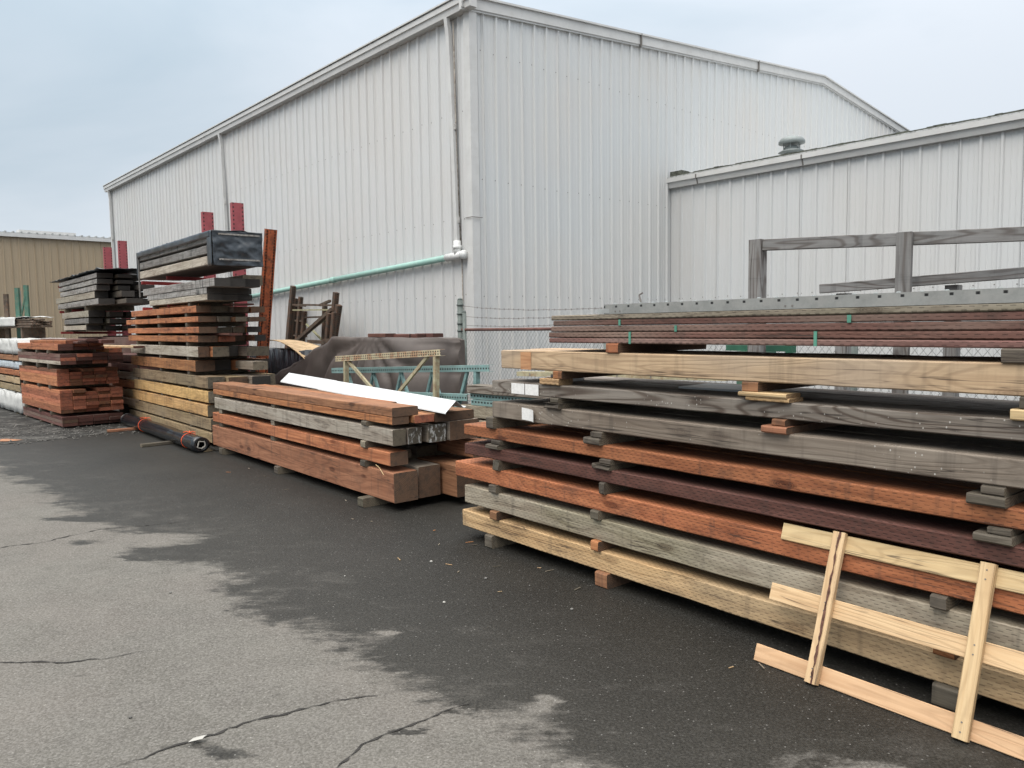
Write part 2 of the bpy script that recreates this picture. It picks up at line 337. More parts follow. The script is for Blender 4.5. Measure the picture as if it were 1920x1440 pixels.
M_BARB = plain('barbed_wire_metal', (.13, .11, .10), .7)
M_BPLAS = plain('black_plastic_film', (.009, .010, .012), .24, var=.3, dirtc=(.04, .042, .045), dirt=.2, scale=5, spec=.6)
M_GWRAP = plain('grey_black_wrap_film', (.020, .027, .035), .30, var=.3, dirtc=(.07, .08, .09), dirt=.35, scale=4, spec=.7)
M_UNDER = plain('brown_underside_board', (.075, .050, .038), .85, var=.3)
M_WWRAP = plain('white_wrap_film', (.58, .58, .56), .45, var=.06, dirtc=(.33, .34, .34), dirt=.25, scale=5)
M_BWRAP = plain('pale_blue_wrap_film', (.50, .56, .60), .5, var=.15, dirtc=(.2, .23, .26), dirt=.6, scale=10)
M_TARP = plain('brown_tarp_cloth', (.082, .067, .060), .6, var=.12, dirtc=(.12, .10, .09), dirt=.4, scale=1.6, spec=.45)
M_PLY = wood('plywood_sheet', (.66, .50, .30), (.56, .40, .23), dirt=.35, dcol=(.12, .10, .06), rings=.35, knots=.3)
M_ORSTR = plain('orange_twine', (.75, .10, .03), .5)
M_GSTR = plain('green_strap', (.09, .26, .19), .45)
M_FLASH = plain('white_coated_flashing', (.56, .575, .58), .38, var=.05, dirtc=(.62, .64, .66), dirt=.25, scale=4)
M_PAPER = plain('white_paper_tag', (.74, .73, .71), .8, var=.06, dirtc=(.5, .49, .47), dirt=.4, scale=30)
M_PCORE = plain('grey_cardboard_core', (.42, .40, .36), .8)
M_BARK = plain('dark_bark_edge', (.12, .06, .045), .9, var=.5, scale=30, bmp=.5)
M_PEBB = plain('pebble_stone', (.17, .165, .155), .9, var=.5, scale=3)
M_LITTER = plain('pale_litter', (.4, .39, .36), .8)
M_GREEN = plain('green_beam_steel', (.03, .11, .07), .5)
M_VENT = plain('grey_vent_metal', (.20, .225, .225), .5, var=.15, dirtc=(.16, .17, .16), dirt=.5)

# asphalt ------------------------------------------------------------
def asphalt():
    mt, t, bs = new_mat('asphalt'); v = t.nodes.new('ShaderNodeTexCoord').outputs['Object']
    s = t.nodes.new('ShaderNodeSeparateXYZ'); t.links.new(v, s.inputs[0])
    U = mth(t, 'MULTIPLY', mth(t, 'ADD', s.outputs[0], s.outputs[1]), .70711)
    wn = t.nodes.new('ShaderNodeTexNoise'); wn.inputs['Scale'].default_value = 1.6; wn.inputs['Detail'].default_value = 6; wn.inputs['Roughness'].default_value = .62; t.links.new(mapv(t, v, (.7, 1.5, 1)), wn.inputs['Vector'])
    wv = t.nodes.new('ShaderNodeVectorMath'); wv.operation = 'MULTIPLY_ADD'; t.links.new(wn.outputs['Color'], wv.inputs[0]); wv.inputs[1].default_value = (1.1, .45, 0); wv.inputs[2].default_value = (-.55, -.225, 0)
    wa = t.nodes.new('ShaderNodeVectorMath'); wa.operation = 'ADD'; t.links.new(v, wa.inputs[0]); t.links.new(wv.outputs[0], wa.inputs[1])
    s = t.nodes.new('ShaderNodeSeparateXYZ'); t.links.new(wa.outputs[0], s.inputs[0])
    F = mth(t, 'SUBTRACT', 2.20, U)
    def blob(F, x, y, r, a, ex=1.0):
        dx = mth(t, 'MULTIPLY', mth(t, 'SUBTRACT', s.outputs[0], x), 1/(r*ex)); dy = mth(t, 'MULTIPLY', mth(t, 'SUBTRACT', s.outputs[1], y), 1/r)
        q = mth(t, 'ADD', mth(t, 'MULTIPLY', dx, dx), mth(t, 'MULTIPLY', dy, dy))
        return mth(t, 'MULTIPLY_ADD', mth(t, 'POWER', 2.718, mth(t, 'MULTIPLY', q, -1.0)), a, F)
    for x, y, r, a, ex in [(-2.85, 6.45, .22, .5, 2.2), (-2.75, 5.95, .16, -.55, 2.2), (-2.25, 5.45, .22, .22, 1.6), (-1.35, 4.75, .20, -.25, 1.6), (-.15, 3.25, .25, .10, 1.8),
                           (1.45, 2.85, .28, .98, 1.6), (.10, 3.42, .05, .62, 2.0), (-.80, 4.30, .04, .7, 1.6), (-2.3, 3.05, .20, -1.45, 1.6),
                           (-1.42, 3.08, .09, -1.15, 3.4), (-.55, 3.2, .035, -.6, 3), (-4.1, 7.05, .09, -.6, 4.0), (-3.6, 6.25, .10, -.45, 2.5)]:
        F = blob(F, x, y, r, a, ex)
    jn = noi(t, mapv(t, v, (1, 1.9, 1)), 1.5, 7, .62); j2 = noi(t, mapv(t, v, (1, 2.2, 1), (3, 3, 3)), 6.0, 5, .7)
    F = mth(t, 'ADD', F, mth(t, 'MULTIPLY', mth(t, 'SUBTRACT', jn, .5), .55)); F = mth(t, 'ADD', F, mth(t, 'MULTIPLY', mth(t, 'SUBTRACT', j2, .5), .85))
    soft = noi(t, v, 2.3, 3, .5)
    dry = ramp(t, F, mth(t, 'MULTIPLY_ADD', soft, -1.1, .38), .13)
    dry = mth(t, 'MULTIPLY', dry, ramp(t, noi(t, mapv(t, v, (1, 1.6, 1), (7, 1, 0)), 3.2, 7, .72), .60, .70, 1.0, .62))
    st = t.nodes.new('ShaderNodeTexVoronoi'); st.inputs['Scale'].default_value = 105; t.links.new(v, st.inputs['Vector'])
    s2 = t.nodes.new('ShaderNodeTexVoronoi'); s2.inputs['Scale'].default_value = 55; t.links.new(v, s2.inputs['Vector'])
    c1 = t.nodes.new('ShaderNodeSeparateColor'); t.links.new(st.outputs['Color'], c1.inputs[0]); c2 = t.nodes.new('ShaderNodeSeparateColor'); t.links.new(s2.outputs['Color'], c2.inputs[0])
    big = noi(t, v, .8, 5, .6); mid = noi(t, v, 5.0, 5, .6); fn = noi(t, v, 260, 2, .6)
    dcol = mix(t, ramp(t, big, .3, .7), (.132, .1255, .1115), (.104, .099, .088)); dcol = mix(t, ramp(t, mid, .4, .75, 0, .45), dcol, (.080, .074, .067)); dcol = mix(t, ramp(t, noi(t, v, 2.2, 6, .68), .48, .66, 0, .5), dcol, (.082, .078, .068)); dcol = mix(t, ramp(t, noi(t, mapv(t, v, (1, 1, 1), (11, 4, 0)), .9, 3), .4, .6, 0, .3), dcol, (.135, .118, .105))
    dcol = mix(t, ramp(t, c1.outputs[0], .1, .95, 0, .42), dcol, (.21, .20, .185)); dcol = mix(t, ramp(t, fn, .3, .5, .45, 0), dcol, (.06, .056, .05))
    wcol = mix(t, ramp(t, big, .3, .7), (.0195, .0182, .0152), (.0125, .0118, .0098))
    wcol = mix(t, ramp(t, F, -1.4, -.1, 0, .6), wcol, (.027, .0255, .0215))
    wcol = mix(t, ramp(t, c1.outputs[1], .55, 1.0, 0, .28), wcol, (.06, .058, .054))
    fl = mth(t, 'MULTIPLY', ramp(t, c2.outputs[0], .90, .93), ramp(t, s2.outputs['Distance'], .12, .30, 1.0, 0.0))
    wcol = mix(t, mth(t, 'MULTIPLY', fl, .8), wcol, (.17, .165, .155)); dcol = mix(t, mth(t, 'MULTIPLY', fl, .35), dcol, (.42, .41, .38))
    spk = noi(t, v, 23, 3, .5); dcol = mix(t, ramp(t, spk, .66, .72, 0, .6), dcol, (.075, .07, .065))
    part = mth(t, 'MULTIPLY', ramp(t, F, -1.5, .1), ramp(t, noi(t, mapv(t, v, (1, 1.7, 1), (2, 9, 4)), 2.4, 7, .72), .50, .72, 0, .34)); dry = mth(t, 'MAXIMUM', dry, part)
    lump = ramp(t, noi(t, v, 75, 4, .7), .33, .67, .55, 1.5)
    def scl(c, f):
        q = t.nodes.new('ShaderNodeVectorMath'); q.operation = 'SCALE'; t.links.new(c, q.inputs[0]); t.links.new(f, q.inputs['Scale']); return q.outputs[0]
    wcol = scl(wcol, lump); dcol = scl(dcol, mth(t, 'MULTIPLY_ADD', lump, .45, .55))
    col = mix(t, dry, wcol, dcol)
    t.links.new(col, bs.inputs['Base Color']); t.links.new(ramp(t, dry, 0, 1, .62, .93), bs.inputs['Roughness'])
    t.links.new(ramp(t, dry, 0, 1, .30, .2), bs.inputs['Specular IOR Level'])
    h = mth(t, 'ADD', mth(t, 'MULTIPLY', st.outputs['Distance'], -.6), mth(t, 'MULTIPLY', fn, .5)); h = mth(t, 'MULTIPLY_ADD', mid, 1.6, h)
    bump(t, bs, h, .55, .004)
    return mt
M_ASPH = asphalt()
M_CRACK = plain('crack_filler_dirt', (.030, .028, .026), .95, var=.4, scale=20)
def gravelmat():
    mt, t, bs = new_mat('wet_gravel'); v = t.nodes.new('ShaderNodeTexCoord').outputs['Object']
    st = t.nodes.new('ShaderNodeTexVoronoi'); st.inputs['Scale'].default_value = 24; t.links.new(v, st.inputs['Vector'])
    sc = t.nodes.new('ShaderNodeSeparateColor'); t.links.new(st.outputs['Color'], sc.inputs[0])
    c = mix(t, sc.outputs[0], (.022, .021, .019), (.12, .115, .105))
    c = mix(t, ramp(t, noi(t, v, 2.5, 5, .7), .45, .6), (.018, .017, .015), c)
    c = mix(t, ramp(t, noi(t, mapv(t, v, (1, 1, 1), (2, 7, 0)), 1.1, 4), .60, .66, 0, .0), c, (.30, .15, .09))
    t.links.new(c, bs.inputs['Base Color']); bs.inputs['Roughness'].default_value = .85; bump(t, bs, st.outputs['Distance'], -.6, .02)
    return mt
M_GRAV = gravelmat()

# ------------------------------------------------------------------ ground
def sheet(name, x0, x1, y0, y1, z, mat, kind='structure'):
    return setp(mesh_obj(name, [(x0, y0, z), (x1, y0, z), (x1, y1, z), (x0, y1, z)], [(0, 1, 2, 3)], mat), kind=kind)
sheet('ground', -600, 600, -200, 1200, -.02, plain('yard_ground', (.10, .095, .085), .95, var=.3, scale=1))
sheet('asphalt_yard', -60, 60, -20, 70, 0.0, M_ASPH)
rg = random.Random(5)
def ribbon(name, pts, wid, z, mat, jag=.02, step=.03):
    P = []
    for a, b in zip(pts[:-1], pts[1:]):
        a = Vector(a).to_3d(); b = Vector(b).to_3d(); n = max(1, int((b-a).length/step))
        for k in range(n): P.append(a.lerp(b, k/n))
    P.append(Vector(pts[-1]).to_3d()); N = len(P); vs = []; fs = []
    Q = []
    for k, p in enumerate(P):
        t = (P[min(k+1, N-1)]-P[max(0, k-1)]).normalized(); nrm = Vector((-t.y, t.x, 0))
        w = wid*(.12+.95*rg.random()**1.5)*math.sin(math.pi*min(1, max(0.04, (k+.5)/N))**.8)**.4
        q = p + nrm*(rg.uniform(-jag, jag)*.5+noise.noise(p*4)*jag*2.2+noise.noise(p*17)*jag*.9); vs += [(*(q+nrm*w/2).xy, z), (*(q-nrm*w/2).xy, z)]
    for k in range(N-1): fs.append((2*k, 2*k+1, 2*k+3, 2*k+2))
    return setp(mesh_obj(name, vs, fs, mat), kind='structure')
ribbon('asphalt_crack', [(-4.6, 5.95), (-4.19, 6.13), (-3.89, 6.32), (-3.68, 6.68), (-3.31, 6.8), (-2.95, 6.95)], .022, .004, M_CRACK)
ribbon('asphalt_crack', [(-3.3, 4.0), (-2.75, 3.96), (-2.4, 3.93), (-2.19, 3.99), (-2.07, 4.07), (-1.95, 4.1)], .018, .004, M_CRACK, .012)
ribbon('asphalt_crack', [(-1.65, 2.96), (-1.44, 3.11), (-1.19, 3.3), (-1.0, 3.41), (-.78, 3.51), (-.66, 3.53)], .022, .004, M_CRACK, .014, .03)
ribbon('asphalt_crack', [(-.80, 2.80), (-.72, 2.93), (-.61, 3.11), (-.47, 3.26), (-.34, 3.37), (-.22, 3.44)], .020, .004, M_CRACK, .012, .03)
# gravel verge at the far left
gv = []; gf = []
GP = [(-30, 9.0), (-8.0, 11.9), (-7.35, 12.55), (-6.95, 13.25), (-6.3, 14.1), (-5.6, 14.6), (-5.4, 16.5), (-9, 20), (-30, 20)]
random.seed(3)
bp = []
for a, b in zip(GP, GP[1:]+GP[:1]):
    for k in range(8):
        q = k/8; p = (a[0]+(b[0]-a[0])*q, a[1]+(b[1]-a[1])*q); bp.append((p[0]+random.uniform(-.09, .09), p[1]+random.uniform(-.09, .09), .006))
setp(mesh_obj('gravel_verge', bp, [tuple(range(len(bp)))], M_GRAV), kind='structure')
mb = MB(); random.seed(11)
for i in range(900):
    x = random.uniform(-10.2, -6.3); y = random.uniform(11.2, 14.4)
    if y < 11.6 + (x+8.0)*.9 and x > -8.2: continue
    if y < 11.55 + (x+8)*.15: continue
    r_ = random.uniform(.006, .02); c = Vector((x, y, .006+r_*.4)); i0 = len(mb.v)
    for dx, dy, dz in ((1,0,0),(0,1,0),(-1,0,0),(0,-1,0),(0,0,.8),(0,0,-.8)): mb.v.append(c+Vector((dx*r_*random.uniform(.6,1.3), dy*r_*random.uniform(.6,1.3), dz*r_)))
    for a, b in ((0,1),(1,2),(2,3),(3,0)): mb.f += [(i0+a, i0+b, i0+4), (i0+b, i0+a, i0+5)]; mb.m += [0, 0]
setp(mb.build('loose_gravel', plain('gravel_stone', (.13, .125, .115), .9, var=.6, scale=40)), kind='stuff')
v = []; f = []
for k in range(26):
    q = 2*math.pi*k/26; v.append((-8.55+.55*math.cos(q)*(1+.2*noise.noise(Vector((k*.7, 0, 0)))), 12.35+.16*math.sin(q)*(1+.3*noise.noise(Vector((k*.9, 3, 0)))), .011))
setp(mesh_obj('sawdust_patch', v, [tuple(range(26))], plain('orange_sawdust', (.30, .15, .085), .95, var=.3, scale=8)), kind='structure')

# ------------------------------------------------------------------ siding builder
PIT = .3048
def siding_wall(name, fr, L, zfun, mat, parent, along='s', s0=0.0, n0=0.0, outward=-1, screws=(), zb=0.0):
    """corrugated panel wall: trapezoid ribs every 305 mm with two low ribs in the pan; local mesh in world coordinates"""
    prof = [(0, 0), (.078, 0), (.085, .006), (.093, .006), (.100, 0), (.160, 0), (.167, .006), (.175, .006), (.182, 0), (.236, 0), (.252, .037), (.285, .037), (.3048, 0)]
    pts = []; k = 0
    while k*PIT < L:
        pr = prof[:-1] if k % 3 else prof[:10]+[(.262, .037), (.2625, .022), (.270, .022), (.2705, .037)]+prof[11:-1]
        for a, h in pr:
            if k*PIT+a <= L: pts.append((k*PIT+a, h))
        k += 1
    pts.append((L, 0)); vs = []; fs = []; mi = []
    def P(a, h, zz):
        if along == 's': return fr.p(s0+a, n0+outward*h, zz)
        return fr.p(s0+outward*h, n0+a, zz)
    for a, h in pts: vs += [P(a, h, zb), P(a, h, zfun(a))]
    for i in range(len(pts)-1):
        fs.append((2*i, 2*i+2, 2*i+3, 2*i+1)); mi.append(0)
    rs = random.Random(9)
    for zs in screws:
        k = 0
        while k*PIT < L:
            for a in ([.225, .305] if k % 3 == 0 else [.215]):
                aa = k*PIT+a; zz = (zs(aa) if callable(zs) else zs) + rs.uniform(-.012, .012)
                if aa > L-.05 or zz > zfun(aa)-.1: continue
                i0 = len(vs)
                for q in range(6): vs.append(P(aa+.011*math.cos(q*1.047), .0025, zz+.011*math.sin(q*1.047)))
                fs.append(tuple(range(i0, i0+6))); mi.append(1)
            k += 1
    return mesh_obj(name, vs, fs, [mat, M_SCREW], mi, parent)
def prism(name, fr, poly, s0, s1, mat, parent, along='s'):
    """extrude a (n,z) or (s,z) polygon along s or n"""
    vs = []; n = len(poly)
    for e in (s0, s1):
        for a, zz in poly: vs.append(fr.p(e, a, zz) if along == 's' else fr.p(a, e, zz))
    fs = [tuple(range(n)), tuple(range(2*n-1, n-1, -1))]+[(i, (i+1) % n, n+(i+1) % n, n+i) for i in range(n)]
    return mesh_obj(name, vs, fs, mat, None, parent)

# ------------------------------------------------------------------ warehouse
EAVE = 7.20; SL = .0945; PEAK = 12.4
bw = empty('warehouse_building', FW.p(0, 0))
setp(bw, 'large white corrugated steel warehouse with a low gable roof filling the middle of the photo', 'warehouse')
def par(o, p):
    o.parent = p; o.matrix_parent_inverse = Matrix.Translation(-p.location) if p.rotation_euler.z == 0 else p.matrix_world.inverted(); return o
def wpart(o): o.parent = bw; o.matrix_parent_inverse = Matrix.Translation(-Vector(bw.location)); return o
gz = lambda a: EAVE-.12+SL*a if a < PEAK else EAVE-.12+SL*(2*PEAK-a)
wpart(siding_wall('long_wall', FW, 21.8, lambda a: EAVE-.05, M_SIDE, None, 'n', 0, 0, -1, (5.45, 3.63, 2.30)))
wpart(siding_wall('gable_wall', FW, 24.8, gz, M_SIDE_G, None, 's', 0, 0, -1, (lambda a: 6.46, lambda a: 4.29, lambda a: 2.28)))
# corner trim
mb = MB()
for a, b in (((-.045, -.045), (.13, -.045)),): pass
cv = [(-.045, -.045), (.12, -.045), (.12, -.035), (-.035, -.035), (-.035, .12), (-.045, .12)]
vs = [FW.p(a, b, 0) for a, b in cv]+[FW.p(a, b, EAVE-.08) for a, b in cv]; n = 6
wpart(mesh_obj('corner_trim', vs, [(5,4,3,2,1,0), (6,7,8,9,10,11)]+[(i, (i+1) % n, n+(i+1) % n, n+i) for i in range(n)], M_TRIM))
vs = [FW.p(a, 21.8-b, 0) for a, b in cv]+[FW.p(a, 21.8-b, EAVE-.08) for a, b in cv]
wpart(mesh_obj('corner_trim', vs, [(0,1,2,3,4,5), (11,10,9,8,7,6)]+[(i, n+i, n+(i+1) % n, (i+1) % n) for i in range(n)], M_TRIM))
# gutter along the long wall: stepped profile
gp = [(-.01, EAVE-.16), (-.16, EAVE-.16), (-.175, EAVE-.06), (-.20, EAVE-.055), (-.20, EAVE+.06), (-.185, EAVE+.06), (-.01, EAVE+.055)]
wpart(prism('gutter', FW, gp, -.22, 22.0, M_TRIM, None, 'n'))
wpart(prism('gutter_cap', FW, [(-.225, EAVE+.05), (-.225, EAVE+.075), (.05, EAVE+.09), (.05, EAVE+.065)], -.225, 22.02, M_TRIM, None, 'n'))
for k in (5.2, 11.6, 17.0):
    wpart(prism('gutter_joint', FW, [(-.164, EAVE-.164), (-.179, EAVE-.06), (-.204, EAVE-.06), (-.204, EAVE+.045), (-.19, EAVE+.045), (-.16, EAVE-.15)], k, k+.03, M_TRIMD, None, 'n'))
# rake trim on the gable
for a0, a1, z0, z1 in ((-.22, PEAK, EAVE-.02, EAVE+SL*(PEAK+.2)), (PEAK, 24.9, EAVE+SL*(PEAK+.2), EAVE-.02)):
    m_ = MB()
    for h0, h1, o0, o1 in ((-.13, .05, -.075, .0), (.05, .085, -.11, .03), (-.165, -.13, -.055, 0)):
        c = [FW.p(a0, o0, z0+h0), FW.p(a1, o0, z1+h0), FW.p(a1, o1, z1+h0), FW.p(a0, o1, z0+h0), FW.p(a0, o0, z0+h1), FW.p(a1, o0, z1+h1), FW.p(a1, o1, z1+h1), FW.p(a0, o1, z0+h1)]
        i = len(m_.v); m_.v += c; m_.f += [tuple(i+k for k in q) for q in ((0,3,2,1),(4,5,6,7),(0,1,5,4),(2,3,7,6),(1,2,6,5),(3,0,4,7))]; m_.m += [0]*6
    wpart(m_.build('rake_trim', M_TRIM))
for a in (4.455, 9.0):
    zz = EAVE-.02+SL*(a+.2); wpart(prism('rake_joint', FW, [(a, zz-.17), (a+.02, zz-.17), (a+.02, zz+.09), (a, zz+.09)], -.115, -.05, M_SCREW, None, 'n'))
for a0, a1 in ((-.2, PEAK), (PEAK, 24.9)):
    za = EAVE+.06+SL*(min(a0, 2*PEAK-a0)+.2); zb_ = EAVE+.06+SL*(min(a1, 2*PEAK-a1)+.2)
    v = [FW.p(a0, .03, za), FW.p(a1, .03, zb_), FW.p(a1, 21.95, zb_), FW.p(a0, 21.95, za)]; v += [p-Vector((0, 0, .03)) for p in v]
    wpart(mesh_obj('roof', v, [(0,1,2,3), (7,6,5,4), (0,4,5,1), (1,5,6,2), (2,6,7,3), (3,7,4,0)], M_ROOF))
v = [FW.p(24.8, 0, 0), FW.p(24.8, 21.8, 0), FW.p(24.8, 21.8, EAVE-.1), FW.p(24.8, 0, EAVE-.1)]; wpart(mesh_obj('far_wall', v, [(0,1,2,3)], M_SIDE))
v = [FW.p(0, 21.8, 0), FW.p(24.8, 21.8, 0), FW.p(24.8, 21.8, EAVE-.1), FW.p(PEAK, 21.8, EAVE+1.0), FW.p(0, 21.8, EAVE-.1)]; wpart(mesh_obj('rear_gable_wall', v, [(0,1,2,3,4)], M_SIDE))
# downspouts
def box_tube(mbx, pts, w, d, fr=FW):
    for a, b in zip(pts[:-1], pts[1:]): mbx.bar(a, b, w, d, up=fr.d)
def downspout(nn, nlow, zlow, mat=M_TRIM):
    m_ = MB(); box_tube(m_, [FW.p(-.13, nn, EAVE-.16), FW.p(-.09, nn-.0, EAVE-.45), FW.p(-.09, (nn+nlow)/2, (EAVE+zlow)/2), FW.p(-.09, nlow, zlow)], .085, .075)
    o = wpart(m_.build('downspout', mat))
    for zz in (5.2, 3.6):
        b = MB(); q = (EAVE-zz)/(EAVE-zlow); c = FW.p(-.09, nn+(nlow-nn)*q, zz); b.bar(c-FW.n*.07, c+FW.n*.07, .1, .035, up=FW.d); s_ = b.build('downspout_bracket', M_TRIMD); s_.parent = o
downspout(.46, .32, 3.2, M_TRIM); downspout(10.66, 10.45, 0.0); downspout(21.6, 21.5, 0.0)
m_ = MB(); m_.tube([FW.p(-.06, .37, 7.0), FW.p(-.06, .345, 5.0), FW.p(-.06, .27, 3.1)], .014, 8); m_.tube([FW.p(-.05, .26, 3.0), FW.p(-.05, .24, 0.0)], .011, 6)
wpart(m_.build('conduit', M_RUSTP, smooth=True))
m_ = MB(); pts = [FW.p(-.11, .30, 2.985), FW.p(-.11, 4.70, 2.80), FW.p(-.11, 9.6, 2.58)]
m_.tube(pts[:2], .058, 16); m_.tube(pts[1:], .056, 16)
dp = wpart(m_.build('drain_pipe', M_TEALP, smooth=True)); dp['label'] = 'long pale teal plastic drain pipe sloping along the wall'
m_ = MB(); m_.tube([FW.p(-.11, 4.62, 2.803), FW.p(-.11, 4.78, 2.797)], .066, 16); o = m_.build('pipe_coupling', M_TEALP, smooth=True); o.parent = dp
m_ = MB(); m_.tube([FW.p(-.11, .10, 2.993), FW.p(-.11, .62, 2.972)], .068, 16); m_.tube([FW.p(-.11, .10, 2.993), FW.p(-.11, .16, 2.990)], .08, 16)
m_.tube([FW.p(-.11, .30, 2.99), FW.p(-.11, .31, 3.24)], .066, 16); m_.tube([FW.p(-.11, .305, 3.10), FW.p(-.11, .307, 3.16)], .078, 16)
o = m_.build('pipe_elbow', M_WHITEP, smooth=True); o.parent = dp
# bracket strap round the trim
m_ = MB(); m_.tube([FW.p(-.06, .12, 3.62), FW.p(-.07, -.07, 3.62), FW.p(.16, -.07, 3.62)], .007, 6); wpart(m_.build('trim_strap', M_SCREW))

# ------------------------------------------------------------------ annex (lower wing)
AX = 5.588; AE = 4.86
ba = empty('annex_building', FW.p(AX, 0)); setp(ba, 'low white corrugated annex with a dirty eave joined to the right of the warehouse', 'building')
def apart(o): o.parent = ba; o.matrix_parent_inverse = Matrix.Translation(-Vector(ba.location)); return o
FA = Frame(*FW.p(AX, 0).xy, *(-FW.n).xy)       # s runs along the annex wall towards the camera's right; n = FW.d
apart(siding_wall('annex_wall', FA, 14.0, lambda a: AE-.1, M_SIDE, None, 's', .02, 0, -1, (2.3,)))
gp = [(-.005, AE-.17), (-.10, AE-.17), (-.135, AE-.06), (-.17, AE-.055), (-.17, AE+.035), (-.155, AE+.035), (-.005, AE+.03)]
apart(prism('gutter', FA, gp, .0, 14.0, M_TRIM, None, 's'))
m_ = MB(); random.seed(8)
for k in range(70):
    a = .1+k*.1; h = .05+.022*noise.noise(Vector((k*.31, 0, 0)))+random.uniform(0, .008) if k > 2 else .13
    m_.box(a, a+.105, -.15, .12, AE+.036, AE+.036+h)
moss = m_.build('roof_edge_grime', M_MOSS); moss.matrix_world = Matrix.Translation(FA.o) @ Matrix.Rotation(FA.a, 4, 'Z'); apart(moss)
m_ = MB(); c = [(0, -.16), (14, -.16), (14, 10), (0, 10)]
v = [FA.p(a, b, AE+.06+(b+.16)*.09) for a, b in c]; v += [p-Vector((0, 0, .022)) for p in v]
apart(mesh_obj('roof', v, [(0,1,2,3), (7,6,5,4), (0,4,5,1), (1,5,6,2), (2,6,7,3), (3,7,4,0)], M_ROOF))
for a in (.757, 3.1, 6.9):
    apart(prism('gutter_joint', FA, [(-.103, AE-.174), (-.138, AE-.06), (-.174, AE-.06), (-.174, AE+.02), (-.16, AE+.02), (-.1, AE-.16)], a, a+.03, M_SCREW, None, 's'))
# roof vent
vc = FW.p(8.0, -1.53)+Vector((0, 0, .05)); zb = 5.05; m_ = MB()
m_.tube([vc+Vector((0, 0, zb)), vc+Vector((0, 0, 5.60))], .17, 20)
m_.tube([vc+Vector((0, 0, 5.47)), vc+Vector((0, 0, 5.50)), vc+Vector((0, 0, 5.55))], [.20, .29, .20], 20)
m_.tube([vc+Vector((0, 0, 5.60)), vc+Vector((0, 0, 5.64))], [.12, .12], 20)
m_.tube([vc+Vector((0, 0, h)) for h in (5.68, 5.69, 5.74, 5.80, 5.845, 5.86)], [.20, .285, .285, .24, .13, .02], 24)
for k in range(6):
    q = k*math.pi/3; p = vc+Vector((.18*math.cos(q), .18*math.sin(q), 0)); m_.tube([p+Vector((0, 0, 5.52)), p+Vector((0, 0, 5.72))], .012, 5)
apart(m_.build('roof_vent', M_VENT, smooth=True))

# ------------------------------------------------------------------ tan building far left
FT = Frame(-22.628, 34.43, .7459, .6661)
bt = empty('tan_building', FT.p(0, 0)); setp(bt, 'tan corrugated steel building with a white eave beyond the left end of the yard', 'building')
def tpart(o): o.parent = bt; o.matrix_parent_inverse = Matrix.Translation(-Vector(bt.location)); return o
tpart(siding_wall('tan_wall', FT, 40.0, lambda a: 6.05, M_TANS, None, 's', -20, 0, -1, ()))
tpart(prism('eave_trim', FT, [(-.16, 6.03), (-.16, 6.2), (.0, 6.22), (.0, 6.03)], -20.2, 20.2, M_TRIM, None, 's'))
v = [FT.p(-20.2, -.16, 6.22), FT.p(20.2, -.16, 6.22), FT.p(20.2, 11, 6.9), FT.p(-20.2, 11, 6.9)]; v += [p-Vector((0, 0, .02)) for p in v]
tpart(mesh_obj('roof', v, [(0,1,2,3), (7,6,5,4), (0,4,5,1), (1,5,6,2), (2,6,7,3), (3,7,4,0)], M_ROOF))
m_ = MB()
for k in range(60):
    m_.box(-9+k*.305, -8.93+k*.305, -.17, .4, 6.215, 6.275)
o = m_.build('roof_ribs', M_ROOF); o.matrix_world = Matrix.Translation(FT.o) @ Matrix.Rotation(FT.a, 4, 'Z'); tpart(o)
tpart(prism('ridge_vent', FT, [(.4, 6.24), (.4, 6.42), (1.1, 6.46), (1.1, 6.24)], .8, 3.1, M_TRIM, None, 's'))

# ------------------------------------------------------------------ timbers
SEED = [100]
def timber_mesh(L, Wd, Ht, rough=.003, bev=.006, twist=0.0, waney=0.0):
    SEED[0] += 1; rs = random.Random(SEED[0]); off = Vector((SEED[0]*1.37, 0, 0))
    n = max(2, min(60, int(L/.12))) if L > .5 else 2
    b = min(bev, Wd*.2, Ht*.2)
    prof = [(b, 0), (Wd-b, 0), (Wd, b), (Wd, Ht-b), (Wd-b, Ht), (b, Ht), (0, Ht-b), (0, b)]
    vs = []; fs = []; mi = []
    bow = rs.uniform(-1, 1)*rough*1.5
    for k in range(n+1):
        x = L*k/n; ex = 1.0 if 0 < k < n else 0.0
        for j, (y, zz) in enumerate(prof):
            w = noise.noise(off+Vector((x*3.1, y*9, zz*9)))*rough
            c = max(0, noise.noise(off+Vector((x*2.2+j*7.7, 3, 9)))-.18)*waney*3 if j in (4, 5, 6, 2, 3) else 0
            cy = (Wd/2-y); cz = (Ht/2-zz)
            dy = w*.8 + bow*math.sin(math.pi*x/L); dz = 0 if j in (0, 1, 4, 5) and not waney else w*.3
            vs.append((x+(rs.uniform(-.5, .5)*rough if not ex else 0), y+dy+cy*c*4, zz+dz+cz*c*4))
    for k in range(n):
        for j in range(8):
            a = k*8+j; b_ = k*8+(j+1) % 8; fs.append((a, b_, b_+8, a+8)); mi.append(0)
    fs.append(tuple(range(7, -1, -1))); mi.append(1); fs.append(tuple(n*8+j for j in range(8))); mi.append(1)
    # outward normals: from_pydata order above winds inward on x axis, flip all
    fs = [tuple(reversed(q)) for q in fs]
    return vs, fs, mi
